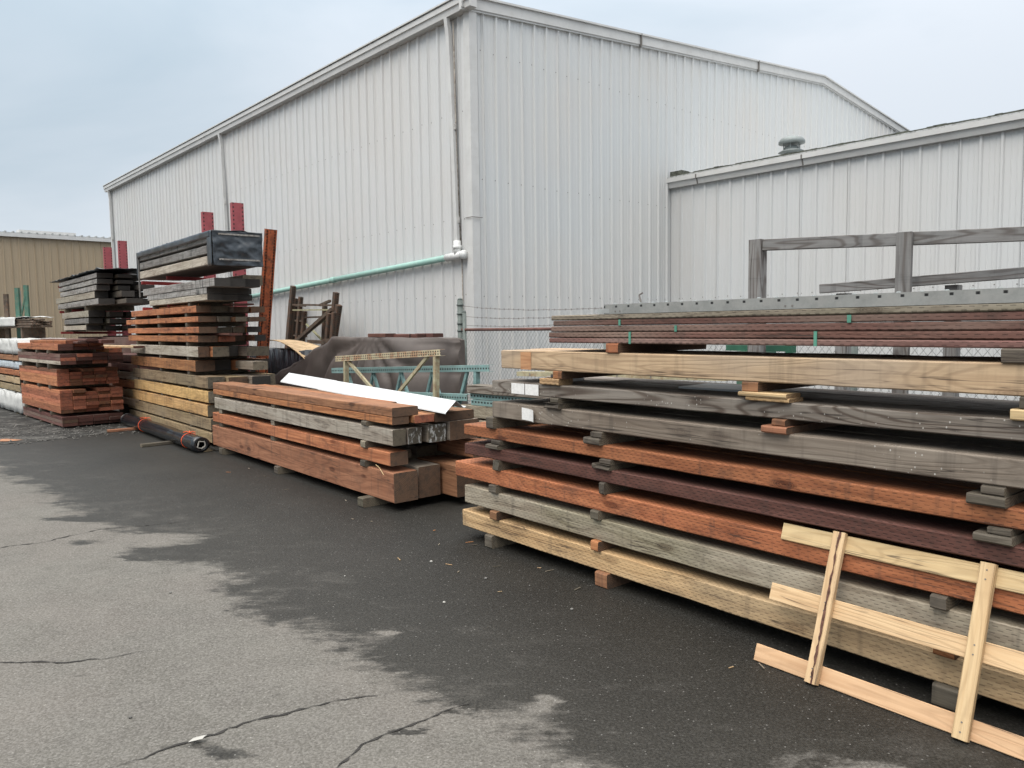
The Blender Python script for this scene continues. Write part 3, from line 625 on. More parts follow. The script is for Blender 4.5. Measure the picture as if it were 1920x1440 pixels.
def timber(fr, s0, s1, n0, n1, z0, z1, mat, name, label, cat, group=None, end=None, rz=0.0, rx_=0.0, rough=.003, waney=0.0, parent=None, bev=.006, ry=0.0):
    vs, fs, mi = timber_mesh(s1-s0, n1-n0, z1-z0, rough, bev, 0, waney)
    o = mesh_obj(name, vs, fs, [W[mat] if isinstance(mat, str) else mat, EG[end or DEFEND.get(mat, 'GY')]], mi)
    o.location = fr.p(s0, n0, z0); o.rotation_euler = (rx_, ry, fr.a+rz)
    return setp(o, label, cat, group)
ORD = ['lowest', 'second', 'third', 'fourth', 'fifth', 'sixth', 'seventh', 'eighth', 'ninth', 'tenth', 'eleventh', 'twelfth']
def spacer(fr, s, z0, z1, label, n0=-.03, n1=.75, w=.09, mat='SB', cat='spacer block', group=None, parts=1):
    if parts == 2:
        zm = (z0+z1)/2
        timber(fr, s-.05, s+.10, n0-.01, n1, z0, zm, mat, 'spacer_block', 'lower '+label, cat, group, waney=.02, bev=.01)
        return timber(fr, s, s+w, n0+.01, n1, zm, z1, mat, 'spacer_block', 'upper '+label, cat, group, waney=.02, bev=.01)
    return timber(fr, s, s+w, n0, n1, z0, z1, mat, 'spacer_block', label, cat, group, waney=.01, bev=.008)

# ---- near stack
gN = 'timbers of the big right-hand stack'; gNs = 'spacer blocks between the layers of the right-hand stack'
NL = [ # s0, z0, z1, mat, colour words, width
 (-.41, .100, .236, 'TN', 'split tan incised timber', .28), (-.37, .303, .448, 'GY', 'greenish grey incised timber', .28),
 (-.50, .510, .632, 'OR', 'orange incised timber with knots', .28), (-.36, .710, .798, 'MA', 'maroon incised timber', .30),
 (-.365, .868, .955, 'OR', 'upper orange incised timber', .30), (.018, 1.044, 1.166, 'GB', 'grey brown timber with white paint spatter', .29),
 (.018, 1.240, 1.330, 'DK', 'dark grey timber with bold wavy grain', .29), (.138, 1.430, 1.567, 'T2', 'buff tan timber', .28)]
places = ['front', 'second from the front', 'third from the front', 'rear']
NW = ['one', 'two', 'three', 'four', 'five', 'six', 'seven', 'eight']; sw = ['tan', 'greenish grey', 'orange', 'maroon', 'upper orange', 'grey brown', 'wavy dark grey', 'buff']
rr = random.Random(77)
for i, (s0, z0, z1, mt_, cw, wd) in enumerate(NL):
    nrows = 4 if i < 5 else (3 if i < 7 else 2)
    for j in range(nrows):
        L_ = 6.1; a = s0 + (0 if j == 0 else rr.uniform(-.08, .15)); n0 = j*(wd+.012)
        lab = f'{cw}, front of the right-hand stack, layer {NW[i]}' if j == 0 else f'{sw[i]} timber in {["", "second", "third", "fourth"][j]} row of right-hand stack, layer {NW[i]} from ground'
        o = timber(FN, a, a+L_, n0, n0+wd, z0, z1, mt_, 'timber', lab, 'timber', gN, rough=.006, waney=.014 if i < 2 else .008)
        if j == 0 and i == 6:
            for x0, x1 in ((.245, .395), (.405, .552)):
                t_ = MB(); t_.box(x0, x1, -.007, -.003, .004, .083); p_ = t_.build('paper_tag', M_PAPER, o); p_['label'] = 'white paper tag stapled on the timber end'
        if j == 0 and i == 5:
            vs = []; fs = []
            for k in range(9):
                x = .36+.165*k/8; y = -.004-.035*max(0, (k/8-.45))**1.5*2.2
                vs += [(x, y, .012-.004*k/8), (x, y, .102-.010*k/8)]
            for k in range(8): fs.append((2*k, 2*k+2, 2*k+3, 2*k+1))
            p_ = mesh_obj('paper_tag', vs, fs, M_PAPER, None, o); p_['label'] = 'curling white paper tag'
            sm = p_.modifiers.new('thick', 'SOLIDIFY'); sm.thickness = .0012
        if j == 0 and i == 7:
            t_ = MB(); t_.box(.235, .352, -.0055, -.003, -.0005, .128); p_ = t_.build('scraped_patch', wood('bare_orange_wood', (.58, .33, .17), (.5, .26, .13), dirt=.2, knots=.2, rings=.2), o)
sp_pos = [
 (0.0, .100, -.07, .09, 'SB', 1), (0.0, .1, 1.155, .11, 'RB', 1), (0, .1, 3.30, .12, 'SB', 1),
 (.236, .303, -.002, .085, 'RB', 1), (.236, .303, 1.115, .07, 'OP', 1), (.236, .303, 3.30, .09, 'OP', 1),
 (.448, .510, -.01, .087, 'SB', 1), (.448, .510, 1.113, .072, 'SB', 1), (.448, .510, 3.28, .07, 'SB', 1),
 (.632, .710, .044, .066, 'SB', 1), (.632, .710, 1.195, .045, 'SB', 1), (.632, .710, 3.85, .08, 'SB', 1),
 (.798, .868, .02, .11, 'SB', 2), (.798, .868, 1.19, .10, 'SB', 2), (.798, .868, 3.50, .09, 'SB', 2),
 (.955, 1.044, -.03, .09, 'SB', 1), (.955, 1.044, 1.11, .10, 'SB', 2), (.955, 1.044, 3.47, .09, 'SB', 2),
 (1.166, 1.240, .71, .08, 'SB', 2), (1.166, 1.240, 2.46, .08, 'RB', 2)]
cnt = {}
posw = ['left', 'middle', 'right', 'far right']
for z0, z1, s, w, mt_, pt in sp_pos:
    k = cnt.get(z0, 0); cnt[z0] = k+1; li = [0.0, .236, .448, .632, .798, .955, 1.166].index(z0)
    pw = 'left end' if s < .3 else ('left third' if s < 1.8 else ('middle' if s < 3 else ('right edge' if s < 4 else 'out of sight right end')))
    where = f'at the {pw} of the right-hand stack, under layer {NW[li]}'
    spacer(FN, s, z0, z1, ('dirty spacer block ' if mt_ == 'SB' else 'reddish spacer block ')+where, w=w, mat=mt_, group=gNs, parts=pt, n1=.9)
# pale packers under the buff timber
timber(FN, .60, .80, -.02, .12, 1.330, 1.375, 'TN', 'packer_board', 'short pale packer board under the left end of the buff timber, right-hand stack', 'packer board', gNs)
timber(FN, .735, .82, -.01, .75, 1.375, 1.430, 'OP', 'packer_board', 'dark red brown packer resting on the pale one, left end of right-hand stack', 'packer board', gNs)
timber(FN, 2.30, 2.56, -.02, .12, 1.330, 1.352, 'TN', 'packer_board', 'lower thin pale packer board near the middle of the right-hand stack', 'packer board', gNs)
timber(FN, 2.26, 2.55, -.03, .11, 1.352, 1.376, 'FP', 'packer_board', 'upper thin yellow packer board near the middle of the right-hand stack', 'packer board', gNs)
timber(FN, 2.27, 2.37, -.01, .75, 1.376, 1.430, 'RB', 'packer_board', 'split red block on yellow packers near the middle of the right-hand stack', 'packer board', gNs, waney=.02)
timber(FN, 3.57, 3.85, -.02, .12, 1.330, 1.376, 'FP', 'packer_board', 'pale packer board cut by the right edge, below the buff timber', 'packer board', gNs)
timber(FN, 3.60, 3.75, -.01, .7, 1.376, 1.430, 'SB', 'packer_board', 'dark packer cut by the right edge, below the buff timber', 'packer board', gNs)
timber(FN, 1.255, 1.36, -.02, .9, 1.567, 1.628, 'OP', 'packer_board', 'orange red bearer under the left end of the maroon boards', 'packer board', gNs)
timber(FN, 3.53, 3.66, -.02, .9, 1.567, 1.628, 'SB', 'packer_board', 'mossy dark bearer under the maroon boards at the right edge', 'packer board', gNs)
timber(FN, 5.4, 5.5, -.02, .9, 1.567, 1.628, 'SB', 'packer_board', 'hidden bearer beneath the far end of the maroon boards', 'packer board', gNs)
# thin maroon boards
BL = [(.687, 1.628, 1.661, 'MB', 'lowest maroon board'), (.684, 1.664, 1.701, 'MB', 'second maroon board, tied by a long green strap'), (.709, 1.704, 1.742, 'MB', 'third maroon board'),
      (.731, 1.745, 1.781, 'MB', 'topmost brown board of the maroon pack'), (.711, 1.784, 1.818, 'GY', 'grey weathered board lying on the maroon boards')]
for i, (s0, z0, z1, mt_, lab) in enumerate(BL):
    for j in range(4 if i < 4 else 3):
        wd = .235; a = s0+(0 if j == 0 else rr.uniform(-.02, .1))
        o = timber(FN, a, a+5.6, j*(wd+.006), j*(wd+.006)+wd, z0, z1, mt_, 'board', lab+(', front edge of the right-hand stack' if j == 0 else f', {places[j]}, right-hand stack'), 'board', 'thin boards on top of the right-hand stack', rough=.002)
        o.location.z = z0
        if j == 0 and i == 1:
            for sx in (1.438, 2.683):
                t_ = MB(); t_.box(sx-a, sx-a+.017, -.006, -.0025, -.037, .037); t_.box(sx-a, sx-a+.017, -.006, .2, .0375, .0385); t_.build('strap', M_GSTR, o)
        if j == 0 and i in (2, 3):
            sx = 1.80 if i == 2 else 1.352
            t_ = MB(); t_.box(sx-a, sx-a+.017, -.006, -.0025, -.001, .036); t_.build('strap', M_GSTR, o)
            if i == 3: t_ = MB(); t_.box(2.855-a, 2.855-a+.02, -.006, -.0025, -.001, .036); t_.build('strap', M_GSTR, o)
# galvanised perforated channel on top
ch = empty('steel_channel', FN.p(1.17, .0, 1.818), FN.a); setp(ch, 'galvanised perforated steel channel lying on top of the right-hand stack', 'steel channel')
m_ = MB(); m_.box(.05, 4.9, 0, .003, 0, .062); m_.box(.05, 4.9, 0.003, .045, .059, .062); m_.box(.05, 4.9, .003, .045, 0, .003)
m_.build('web', M_GALV, ch)
m_ = MB()
for k in range(46):
    x = .1+k*.105; m_.tube([(x+.03, .022, .062), (x+.03, .022, .067)], [.013, .007], 8)
m_.build('bolt_heads', M_VENT, ch)['kind'] = 'stuff'
m_ = MB()
m_.box(0, .10, -.002, .03, .005, .034); m_.box(-.02, .03, .0, .02, .012, .03)
m_.build('end_bracket', M_GALVP, ch)
m_ = MB()
for x in (.15, .19, 1.35, 1.39, 2.6, 2.64):
    m_.tube([(x, .0, .016), (x, -.002, .016)], .0055, 8)
m_.build('bolt_hole', M_SCREW, ch)
for j, lb in ((1, 'middle'), (2, 'rear')):
    m_ = MB(); y = j*.12; m_.box(.1, 4.9, 0, .05, 0, .055)
    o = m_.build('steel_channel', M_GALVP); o.location = FN.p(1.2, y, 1.818); o.rotation_euler = (0, 0, FN.a); setp(o, f'{lb} galvanised channel behind the perforated one on the right-hand stack', 'steel channel', 'rear channels on the stack')
# sheets lying on dark timber layer
m_ = MB(); m_.box(0, .55, 0, .35, 0, .012); o = m_.build('white_sheet', M_FLASH); o.location = FN.p(1.55, .35, 1.330); o.rotation_euler = (0, 0, FN.a+.05); setp(o, 'thin white sheet lying below the buff timber in the right-hand stack', 'sheet')
m_ = MB(); m_.box(0, .16, 0, .2, 0, .05); o = m_.build('foam_block', M_FLASH); o.location = FN.p(.42, .25, 1.330); o.rotation_euler = (0, 0, FN.a+.1); setp(o, 'small white foam block behind the pale packer at the left end of the stack', 'foam block')
# green steel beam end seen through the gap
m_ = MB(); m_.box(0, .62, 0, .05, 0, .05); m_.box(.60, .66, -.01, .06, -.01, .06)
o = m_.build('steel_beam', M_GREEN); o.location = FN.p(.55, 2.28, 1.50); o.rotation_euler = (0, R(0), FN.a); setp(o, 'green steel beam seen through the gap under the maroon boards', 'steel beam')
m_ = MB(); m_.box(0, .08, 0, .5, 0, 1.5)
o = m_.build('trestle', M_GREENR); o.location = FN.p(.72, 2.2, 0.0); o.rotation_euler = (0, 0, FN.a); setp(o, 'dark steel post carrying the green beam behind the right-hand stack', 'support post')

# ---- leaning fresh pine frame
lf = empty('pine_frame', (1.232, 3.853, 0.0), FN.a); lf.rotation_euler = (R(-20.3), 0, FN.a)
lf.rotation_mode = 'XYZ'
setp(lf, 'ladder-like frame of fresh yellow pine leaning on the right-hand stack', 'wooden frame')
def piece(par_, name, x0, x1, y0, y1, z0, z1, mat, vertical=False, waney=0.0, rot=0.0):
    if vertical:
        vs, fs, mi = timber_mesh(z1-z0, y1-y0, x1-x0, .0015, .004, 0, waney)
        o = mesh_obj(name, vs, fs, [W[mat], EG['TN']], mi, par_); o.location = (x1+rot*(z1-z0), y0, z0); o.rotation_euler = (0, R(-90)-rot*-1.0*0-math.atan(rot), 0)
    else:
        vs, fs, mi = timber_mesh(x1-x0, y1-y0, z1-z0, .0012, .003, 0, waney)
        o = mesh_obj(name, vs, fs, [W[mat], EG['TN']], mi, par_); o.location = (x0, y0, z0)
    return o
piece(lf, 'bottom_rail', 0, 2.6, .0, .019, 0.006, .092, 'FR'); piece(lf, 'middle_rail', .015, 2.6, .0, .019, .325, .415, 'FP'); piece(lf, 'top_rail', .01, 2.6, .0, .019, .645, .733, 'FP')
for x in (.300, .965, 1.85):
    vs, fs, mi = timber_mesh(.742, .036, .062, .002, .005, 0, .03 if x < .5 else 0)
    o = mesh_obj('post', vs, fs, [W['FP'], EG['TN']], mi, lf); o.rotation_euler = (0, R(-90), 0); o.location = (x+.062, -.037, .0)
    for zz in (.03, .07, .35, .39, .67, .71):
        nm_ = MB(); yy = .02+.02*((zz*50) % 1); nm_.tube([(zz, .0005, yy), (zz, -.002, yy)], .0035, 8); nm_.build('nail', M_SCREW, o)
    if x < .5:
        o['label'] = 'post with a strip of dark bark along its edge'
        vs2 = []; fs2 = []; rb = random.Random(4)
        for k in range(31):
            xx = .742*k/30; w_ = (.0035+.004*rb.random())*(.15 if noise.noise(Vector((k*.55, 2, 0))) > .22 else 1); c_ = .024+.0025*rb.uniform(-1, 1)
            vs2 += [(xx, -.0025, c_-w_), (xx, -.006-.003*rb.random(), c_), (xx, -.0025, c_+w_)]
        for k in range(30): a = 3*k; fs2 += [(a, a+3, a+4, a+1), (a+1, a+4, a+5, a+2)]
        mesh_obj('bark', vs2, fs2, M_BARK, None, o)

# ---- middle stack
gM = 'timbers of the middle stack'
def mid(s0, s1, n0, n1, z0, z1, mat, lab, **k): return timber(FM, s0, s1, n0, n1, z0, z1, mat, 'timber', lab, 'timber', gM, **k)
mid(-5.06, 0, 0, .266, .09, .376, 'RB', 'massive red brown squared beam, bottom front of the middle stack', rough=.004)
mid(-5.0, -.03, .296, .548, .09, .395, 'GB', 'dark squared beam with arched top, bottom row centre of the middle stack', end='RB')
mid(-5.0, .20, .585, .80, .09, .40, 'RB', 'brown squared beam, bottom row rear of the middle stack')
mid(-4.9, .05, .82, 1.05, .09, .39, 'RB', 'brown squared beam hidden behind the bottom row of the middle stack')
mid(-5.02, -.055, 0, .197, .437, .567, 'OP', 'orange brown timber, second layer front of the middle stack')
mid(-4.9, -.35, .30, .42, .437, .52, 'GB', 'dark thin timber inside the second layer of the middle stack')
mid(-4.9, -.45, .55, .80, .437, .52, 'GB', 'dark plank set back in the second layer of the middle stack')
mid(-4.8, .12, .85, 1.05, .437, .60, 'RB', 'reddish timber at the rear of the second layer, middle stack')
mid(-4.92, 0, 0, .143, .636, .79, 'GL', 'pale grey timber with a scratched end, third layer of the middle stack', waney=.01)
mid(-4.9, .005, .165, .32, .636, .79, 'GB', 'timber with a white painted end, third layer of the middle stack', end='WP')
mid(-4.9, .01, .39, .598, .630, .80, 'GB', 'dark timber with star cracked end, third layer of the middle stack', end='WP')
mid(-4.9, .05, .62, .98, .630, .82, 'GB', 'dark brown broad timber, rear of the third layer in the middle stack', end='RB')
mid(-4.95, -.005, 0, .185, .836, .908, 'OP', 'orange plank, fourth layer front of the middle stack')
mid(-4.9, .04, .22, .44, .836, .91, 'OP', 'short-ended reddish plank, fourth layer centre of the middle stack', end='RD')
mid(-4.9, .03, .455, .93, .825, .915, 'RB', 'wide red brown plank under the white flashing, middle stack')
mid(-4.96, 0, 0, .288, .911, .998, 'RB', 'brown plank with a scratched dark end, top front of the middle stack')
mid(-4.2, -.62, .33, .47, .915, .985, 'OP', 'bright orange narrow plank lying on top of the middle stack', rz=-.012)
gMs = 'spacer blocks between the layers of the middle stack'
for s, w, lb in ((-4.8, .12, 'far end'), (-2.95, .11, 'middle'), (-.60, .10, 'near end')):
    spacer(FM, s, .376, .437, n0=(-.03 if s > -1 else .012), label= f'grey spacer on the big beam at the {lb} of the middle stack', w=w, group=gMs, n1=1.0)
    spacer(FM, s+.02, .567, .636, n0=(-.03 if s > -1 else .012), label= f'grey spacer below the pale grey timber at the {lb} of the middle stack', w=w, group=gMs, n1=1.0, mat='GY')
    spacer(FM, s+.05, .790, .836, n0=(-.03 if s > -1 else .012), label= f'dark spacer below the orange plank at the {lb} of the middle stack', w=w, group=gMs, n1=.9)
for s, lb in ((-4.7, 'far end'), (-2.75, 'middle'), (-.50, 'near end')):
    spacer(FM, s, 0, .09, f'mossy ground bearer sticking out at the {lb} of the middle stack', n0=-.12 if s > -1 else -.04, n1=1.05, w=.11, group=gMs)
# splinter
m_ = MB(); m_.tube([(0, 0, 0), (.12, -.03, .02), (.24, -.05, .0)], .003, 4); o = m_.build('wood_splinter', W['FP']); o.location = FM.p(-.28, -.03, .43); o.rotation_euler = (0, .25, FM.a); setp(o, 'thin pale splinter curling from the middle stack near its corner', 'splinter')
# white flashing
def flash(s0, s1, z0, z1, lab, n0=.47):
    # cross-section (n, dz): lip, up to ridge, down to the rear
    c = [(0, 0), (.004, .012), (.125, .118), (.215, .045), (.245, .055)]
    vs = []; fs = []
    for k in range(13):
        q = k/12; s = s0+(s1-s0)*q; zz = z0+(z1-z0)*q
        for a, h in c: vs.append(Vector((s-s0, a+.006*noise.noise(Vector((s, a*5, 1))), h+zz-z0)))
    for k in range(12):
        for j in range(4): a = k*5+j; fs.append((a, a+1, a+6, a+5))
    o = mesh_obj('metal_flashing', vs, fs, M_FLASH); o.location = FM.p(s0, n0, z0); o.rotation_euler = (0, 0, FM.a)
    sm = o.modifiers.new('thick', 'SOLIDIFY'); sm.thickness = .0025
    setp(o, lab, 'flashing', 'white flashings on the middle stack'); return o
flash(-2.55, .20, 1.000, .918, 'long white angled metal flashing on the middle stack, near one with folded end')
flash(-3.75, -2.35, 1.035, .991, 'white metal flashing overlapped by the longer one, farther end', .50)

# ---- tall stack
g3 = 'timbers of the tall stack left of centre'; g3s = 'spacer blocks of the tall stack left of centre'
L3 = [ # s0, s1, z0, z1, mat, end width, words
 (-4.80, .03, .06, .21, 'YG', .26, 'grey brown mossy timber'), (-4.93, .015, .245, .42, 'YG', .26, 'green stained timber'), (-4.93, -.11, .445, .62, 'YO', .26, 'yellow brown timber'),
 (-4.91, -.06, .655, .83, 'YO', .26, 'bright yellow timber'), (-4.6, -.06, .87, 1.045, 'YG', .26, 'green and brown timber'), (-4.5, -.60, 1.105, 1.275, 'OP', .30, 'red brown timber'),
 (-4.46, -.44, 1.335, 1.495, 'GL', .17, 'pale grey timber'), (-4.59, -.42, 1.565, 1.665, 'OP', .30, 'orange brown timber'), (-4.6, -.36, 1.705, 1.80, 'OP', .27, 'orange timber'),
 (-4.71, -.37, 1.875, 1.96, 'OP', .27, 'long orange timber'), (-4.3, -.44, 2.02, 2.125, 'OP', .22, 'upper orange timber')]
rr = random.Random(21)
for i, (s0, s1, z0, z1, mt_, wd, cw) in enumerate(L3):
    timber(F3, s0, s1, 0, wd, z0, z1, mt_, 'timber', f'{cw} at the front of the {ORD[i]} layer, tall stack', 'timber', g3, rough=.006, waney=.006, end='RB' if i in (5, 6) else ('GY' if i < 5 else 'RB'))
    far = 1.10 if i < 6 else 1.02
    nn = wd+.015; j = 1
    while nn < far-.1:
        w2 = rr.choice((.19, .25, .29)); w2 = min(w2, far-nn); q = z1-(rr.uniform(0, .02) if i not in (0,) else 0)
        m2 = rr.choice(['YG', 'GB', 'YG'] if i < 5 else ['RB', 'GB', 'OP', 'GB'])
        e2 = rr.choice(['GY', 'DK', 'RB']) if i not in (3, 5, 7) else rr.choice(['RB', 'DK', 'RD'])
        timber(F3, s0+rr.uniform(-.2, .2), s1+rr.uniform(-.25, .30), nn, nn+w2, z0, q, m2, 'timber', f'{"darker" if m2=="GB" else "brown"} timber, {["","second","third","fourth","fifth"][j]} from the front in the {ORD[i]} layer, tall stack', 'timber', g3, end=e2, rough=.006)
        nn += w2+.012; j += 1
    zp = 0.0 if i == 0 else L3[i-1][3]
    if z0-zp > .01:
        for s, lb in ((-4.1, 'far end'), (-2.6, 'middle'), (-1.05, 'near end')):
            spacer(F3, s, zp, z0, f'dark spacer under the {ORD[i]} layer at the {lb} of the tall stack', w=.1, group=g3s, n1=.95, n0=.012)
timber(F3, -2.9, -.75, .1, .28, 2.125, 2.165, 'OP', 'board', 'tilted pale orange board on top of the tall stack', 'board', rz=.02)
timber(F3, -.42, -.05, .40, .75, 2.125, 2.150, 'MA', 'board', 'red end of a board lying on the tall stack beside the rust column', 'board')
timber(F3, -1.6, .1, .30, .50, 1.665, 1.70, 'MA', 'board', 'maroon board sticking out of the right side of the tall stack', 'board')
timber(F3, -.8, .15, .62, .85, 1.13, 1.26, 'GB', 'timber', 'short square timber end jutting from the right side of the tall stack', 'timber', g3)
# thin post beside
timber(F3, -1.9, -1.84, .95, 1.02, 0, 2.6, 'SB', 'stake', 'thin grey upright stake standing behind the tall stack', 'stake')
# plastic roll with orange twine
A = Vector((-4.46, 10.87, .125)); B = Vector((-7.15, 14.16, .125)); L_ = (B-A).length; ax = (B-A).normalized()
rl = empty('plastic_roll', A.xy.to_3d()); setp(rl, 'long roll of black plastic tied with orange twine on the ground by the tall stack', 'plastic roll')
def rpart(o): o.parent = rl; o.matrix_parent_inverse = Matrix.Translation(-Vector(rl.location)); return o
sidev = ax.cross(Vector((0, 0, 1))).normalized(); upv = Vector((0, 0, 1)); vs = []; fs = []; NS = 34; NR = 24
for k in range(NS+1):
    c = A.lerp(B, k/NS)
    for j in range(NR):
        q = 2*math.pi*j/NR; r_ = .112+.008*noise.noise(Vector((k*.25, math.cos(q)*1.5, math.sin(q)*1.5))) - (.012 if k in (9, 24) else 0)
        vs.append(c+sidev*math.cos(q)*r_*1.08+upv*(math.sin(q)*r_*.98-.008))
for k in range(NS):
    for j in range(NR): a = k*NR+j; b = k*NR+(j+1) % NR; fs.append((a, b, b+NR, a+NR))
fs.append(tuple(NS*NR+j for j in range(NR-1, -1, -1)))
# hollow near end: ring to inner square core
i0 = len(vs)
for j in range(NR):
    q = 2*math.pi*j/NR; r_ = .07; vs.append(A-ax*.004+sidev*math.cos(q)*r_+upv*(math.sin(q)*r_-.008))
for j in range(NR): fs.append((j, i0+j, i0+(j+1) % NR, (j+1) % NR))
i1 = len(vs)
for j in range(NR):
    q = 2*math.pi*j/NR; r_ = .068; vs.append(A+ax*.35+sidev*math.cos(q)*r_+upv*(math.sin(q)*r_-.008))
for j in range(NR): fs.append((i0+j, i1+j, i1+(j+1) % NR, i0+(j+1) % NR))
fs.append(tuple(i1+j for j in range(NR)))
rpart(mesh_obj('plastic_film', vs, fs, M_BPLAS, None, None, True))
m_ = MB()
c4 = [(-.055, -.035), (.0, -.055), (.055, -.02), (.045, .04), (-.03, .05)]
for (a, b), (c, d_) in zip(c4, c4[1:]+c4[:1]):
    m_.bar(A-ax*.008+sidev*a+upv*(b-.008), A-ax*.008+sidev*c+upv*(d_-.008), .02, .012)
rpart(m_.build('cardboard_core', M_PCORE))
for q in (.12, .70):
    c = A.lerp(B, q); m_ = MB(); pts = [c+sidev*math.cos(t*.2618*1.0)*.125+upv*(math.sin(t*.2618)*.113-.005)+ax*.02*math.sin(t*.26) for t in range(25)]
    m_.tube(pts, .005, 6)
    tp = c+upv*.115
    for dx, dy in ((.10, .02), (-.08, .05), (.06, -.06), (-.1, -.02)):
        m_.tube([tp, tp+ax*dx*.5+sidev*dy*.6+upv*.02, tp+ax*dx*.8+sidev*dy*1.3+upv*.004], .0055, 5)
    rpart(m_.build('orange_twine', M_ORSTR))
vs = []; fs = []
for k in range(15):
    c = A.lerp(B, k/14*.8)
    for j, w in enumerate((.0, .12, .24)): vs.append(Vector((*(c-sidev*(0)+sidev*(w if sidev.y < 0 else w)).xy, .0))+Vector((0, 0, .006+.012*abs(noise.noise(Vector((k*.8, j, 0)))))) + sidev*(.03*noise.noise(Vector((k*.6, 9, 0)))*j))
for k in range(14):
    for j in range(2): a = k*3+j; fs.append((a, a+1, a+4, a+3))
fo = mesh_obj('film_edge', vs, fs, M_BPLAS); sm = fo.modifiers.new('thick', 'SOLIDIFY'); sm.thickness = .003; rpart(fo)
FR_ = Frame(-7.09, 13.28, .78, .62)
timber(Frame(-7.03, 13.20, .80, .60), 0, .62, 0, .09, .0, .045, 'RB', 'ground_stick', 'brown stick on the ground under the far end of the plastic roll', 'stick')
timber(Frame(-5.58, 11.43, .72, .69), 0, .60, 0, .08, .0, .05, 'SB', 'ground_stick', 'dark stick on the ground sticking out beside the plastic roll', 'stick')

# ---- board stack (many thin red boards)
g4 = 'boards of the orange board stack'
rr = random.Random(31)
colw = ['left', 'second', 'third', 'fourth', 'fifth', 'sixth']
def bundle(tag_, s0, s1, z0, z1, rows, cols, mats, ends, ntot, drop=0, hmix=False):
    cw = ntot/cols; rh = (z1-z0)/rows
    for c in range(cols):
        zc = z0
        for r_ in range(rows):
            if drop and r_ == rows-1 and c == drop: continue
            mt_ = rr.choice(mats) if c else mats[r_ % len(mats)]
            e = rr.choice(ends); ds = rr.uniform(-.03, .02) if c else 0
            timber(F4, s0+ds, s1+ds+(rr.uniform(-.05, .06) if c else 0), c*cw, (c+1)*cw-.006-rr.uniform(0, .006), zc, zc+rh-.0035, mt_, 'board',
                   f'{tag_} board, {colw[c]} column and {ORD[r_]} row of its bundle end', 'board', g4, end=e, rough=.002, bev=.003)
            zc += rh
bundle('dark maroon bottom bundle', -3.05, .02, .04, .215, 3, 4, ['MB', 'MB', 'MA'], ['MA', 'MA', 'MA', 'RB'], 1.04)
bundle('orange lower bundle', -3.10, -.05, .275, .70, 7, 5, ['RO', 'RO', 'RO', 'RO'], ['RD', 'RD', 'RD', 'OR'], 1.06, drop=2)
bundle('orange middle bundle', -3.18, -.18, .765, 1.075, 5, 5, ['RO', 'RO', 'RO', 'RO', 'RB'], ['RD', 'RD', 'OR'], 1.04, drop=1)
bundle('maroon upper bundle', -3.25, .12, 1.165, 1.36, 3, 4, ['GL', 'MB', 'MB'], ['MA', 'MA', 'RD'], 1.05)
bundle('orange top bundle', -3.2, .0, 1.42, 1.54, 2, 3, ['RO', 'RO'], ['RD', 'MA'], .78)
for zz, z1 in ((0, .04), (.211, .275), (.70, .765), (1.072, 1.165), (1.356, 1.42)):
    for s, lb in ((-2.8, 'far end'), (-1.6, 'middle'), (-.75, 'near end')):
        k = {0: 'lowest', .211: 'second', .70: 'third', 1.072: 'fourth', 1.356: 'fifth'}[zz]
        spacer(F4, s, zz, z1, f'dark bearer under the {k} bundle at the {lb} of the orange board stack', w=.1, n0=-.02, n1=1.0, group='bearers of the orange board stack')
for k, (s0, s1, n0, n1, z0, z1, mt_, rz, lab) in enumerate([
    (-2.2, .0, .02, .22, 1.54, 1.60, 'OP', .05, 'slanted orange board, front of the loose boards on the orange stack'), (-2.6, .3, .30, .5, 1.54, 1.575, 'MB', -.02, 'lower maroon loose board on the orange stack'),
    (-2.8, .35, .34, .54, 1.578, 1.62, 'MB', .01, 'upper maroon loose board with pale edge on the orange stack'), (-2.4, .5, .58, .8, 1.54, 1.60, 'MA', .0, 'dark loose board at the rear top of the orange stack'),
    (-2.9, .15, .80, 1.02, 1.36, 1.44, 'OP', .0, 'brown board beside the orange top bundle'), (-1.6, .8, .95, 1.15, 1.44, 1.48, 'T2', .03, 'pale tan board at the rear right of the orange stack'),
    (-4.6, -1.2, .1, .3, 1.60, 1.615, 'FP', .02, 'very thin pale board lying across the orange stack')]):
    if k == 6: continue
    timber(F4, s0, s1, n0, n1, z0, z1, mt_, 'board', lab, 'board', 'loose boards on the orange board stack', rz=rz, rough=.002, end='RD' if mt_ == 'OP' else 'MA')
# low pile between
for k in range(6):
    z0 = .3+k*.17; timber(F4, -1.5, 1.6-.05*k, 1.30, 1.75, z0, z0+.14, ['T2', 'YG', 'OP', 'GB', 'MB', 'MB'][k], 'timber', f'{["pale","greenish","orange","dark","maroon","dark maroon"][k]} timber in the gap behind the orange stack, {ORD[k]} up', 'timber', 'timbers in the gap between the orange and tall stacks', end='RB')
    for s in (-1.2, 1.0): spacer(F4, s, 0 if k == 0 else z0-.03, z0, f'bearer under the {["pale","greenish","orange","dark","maroon","dark maroon"][k]} gap timber, {"near" if s>0 else "far"} end', n0=1.32, n1=1.7, group='bearers in the gap pile')

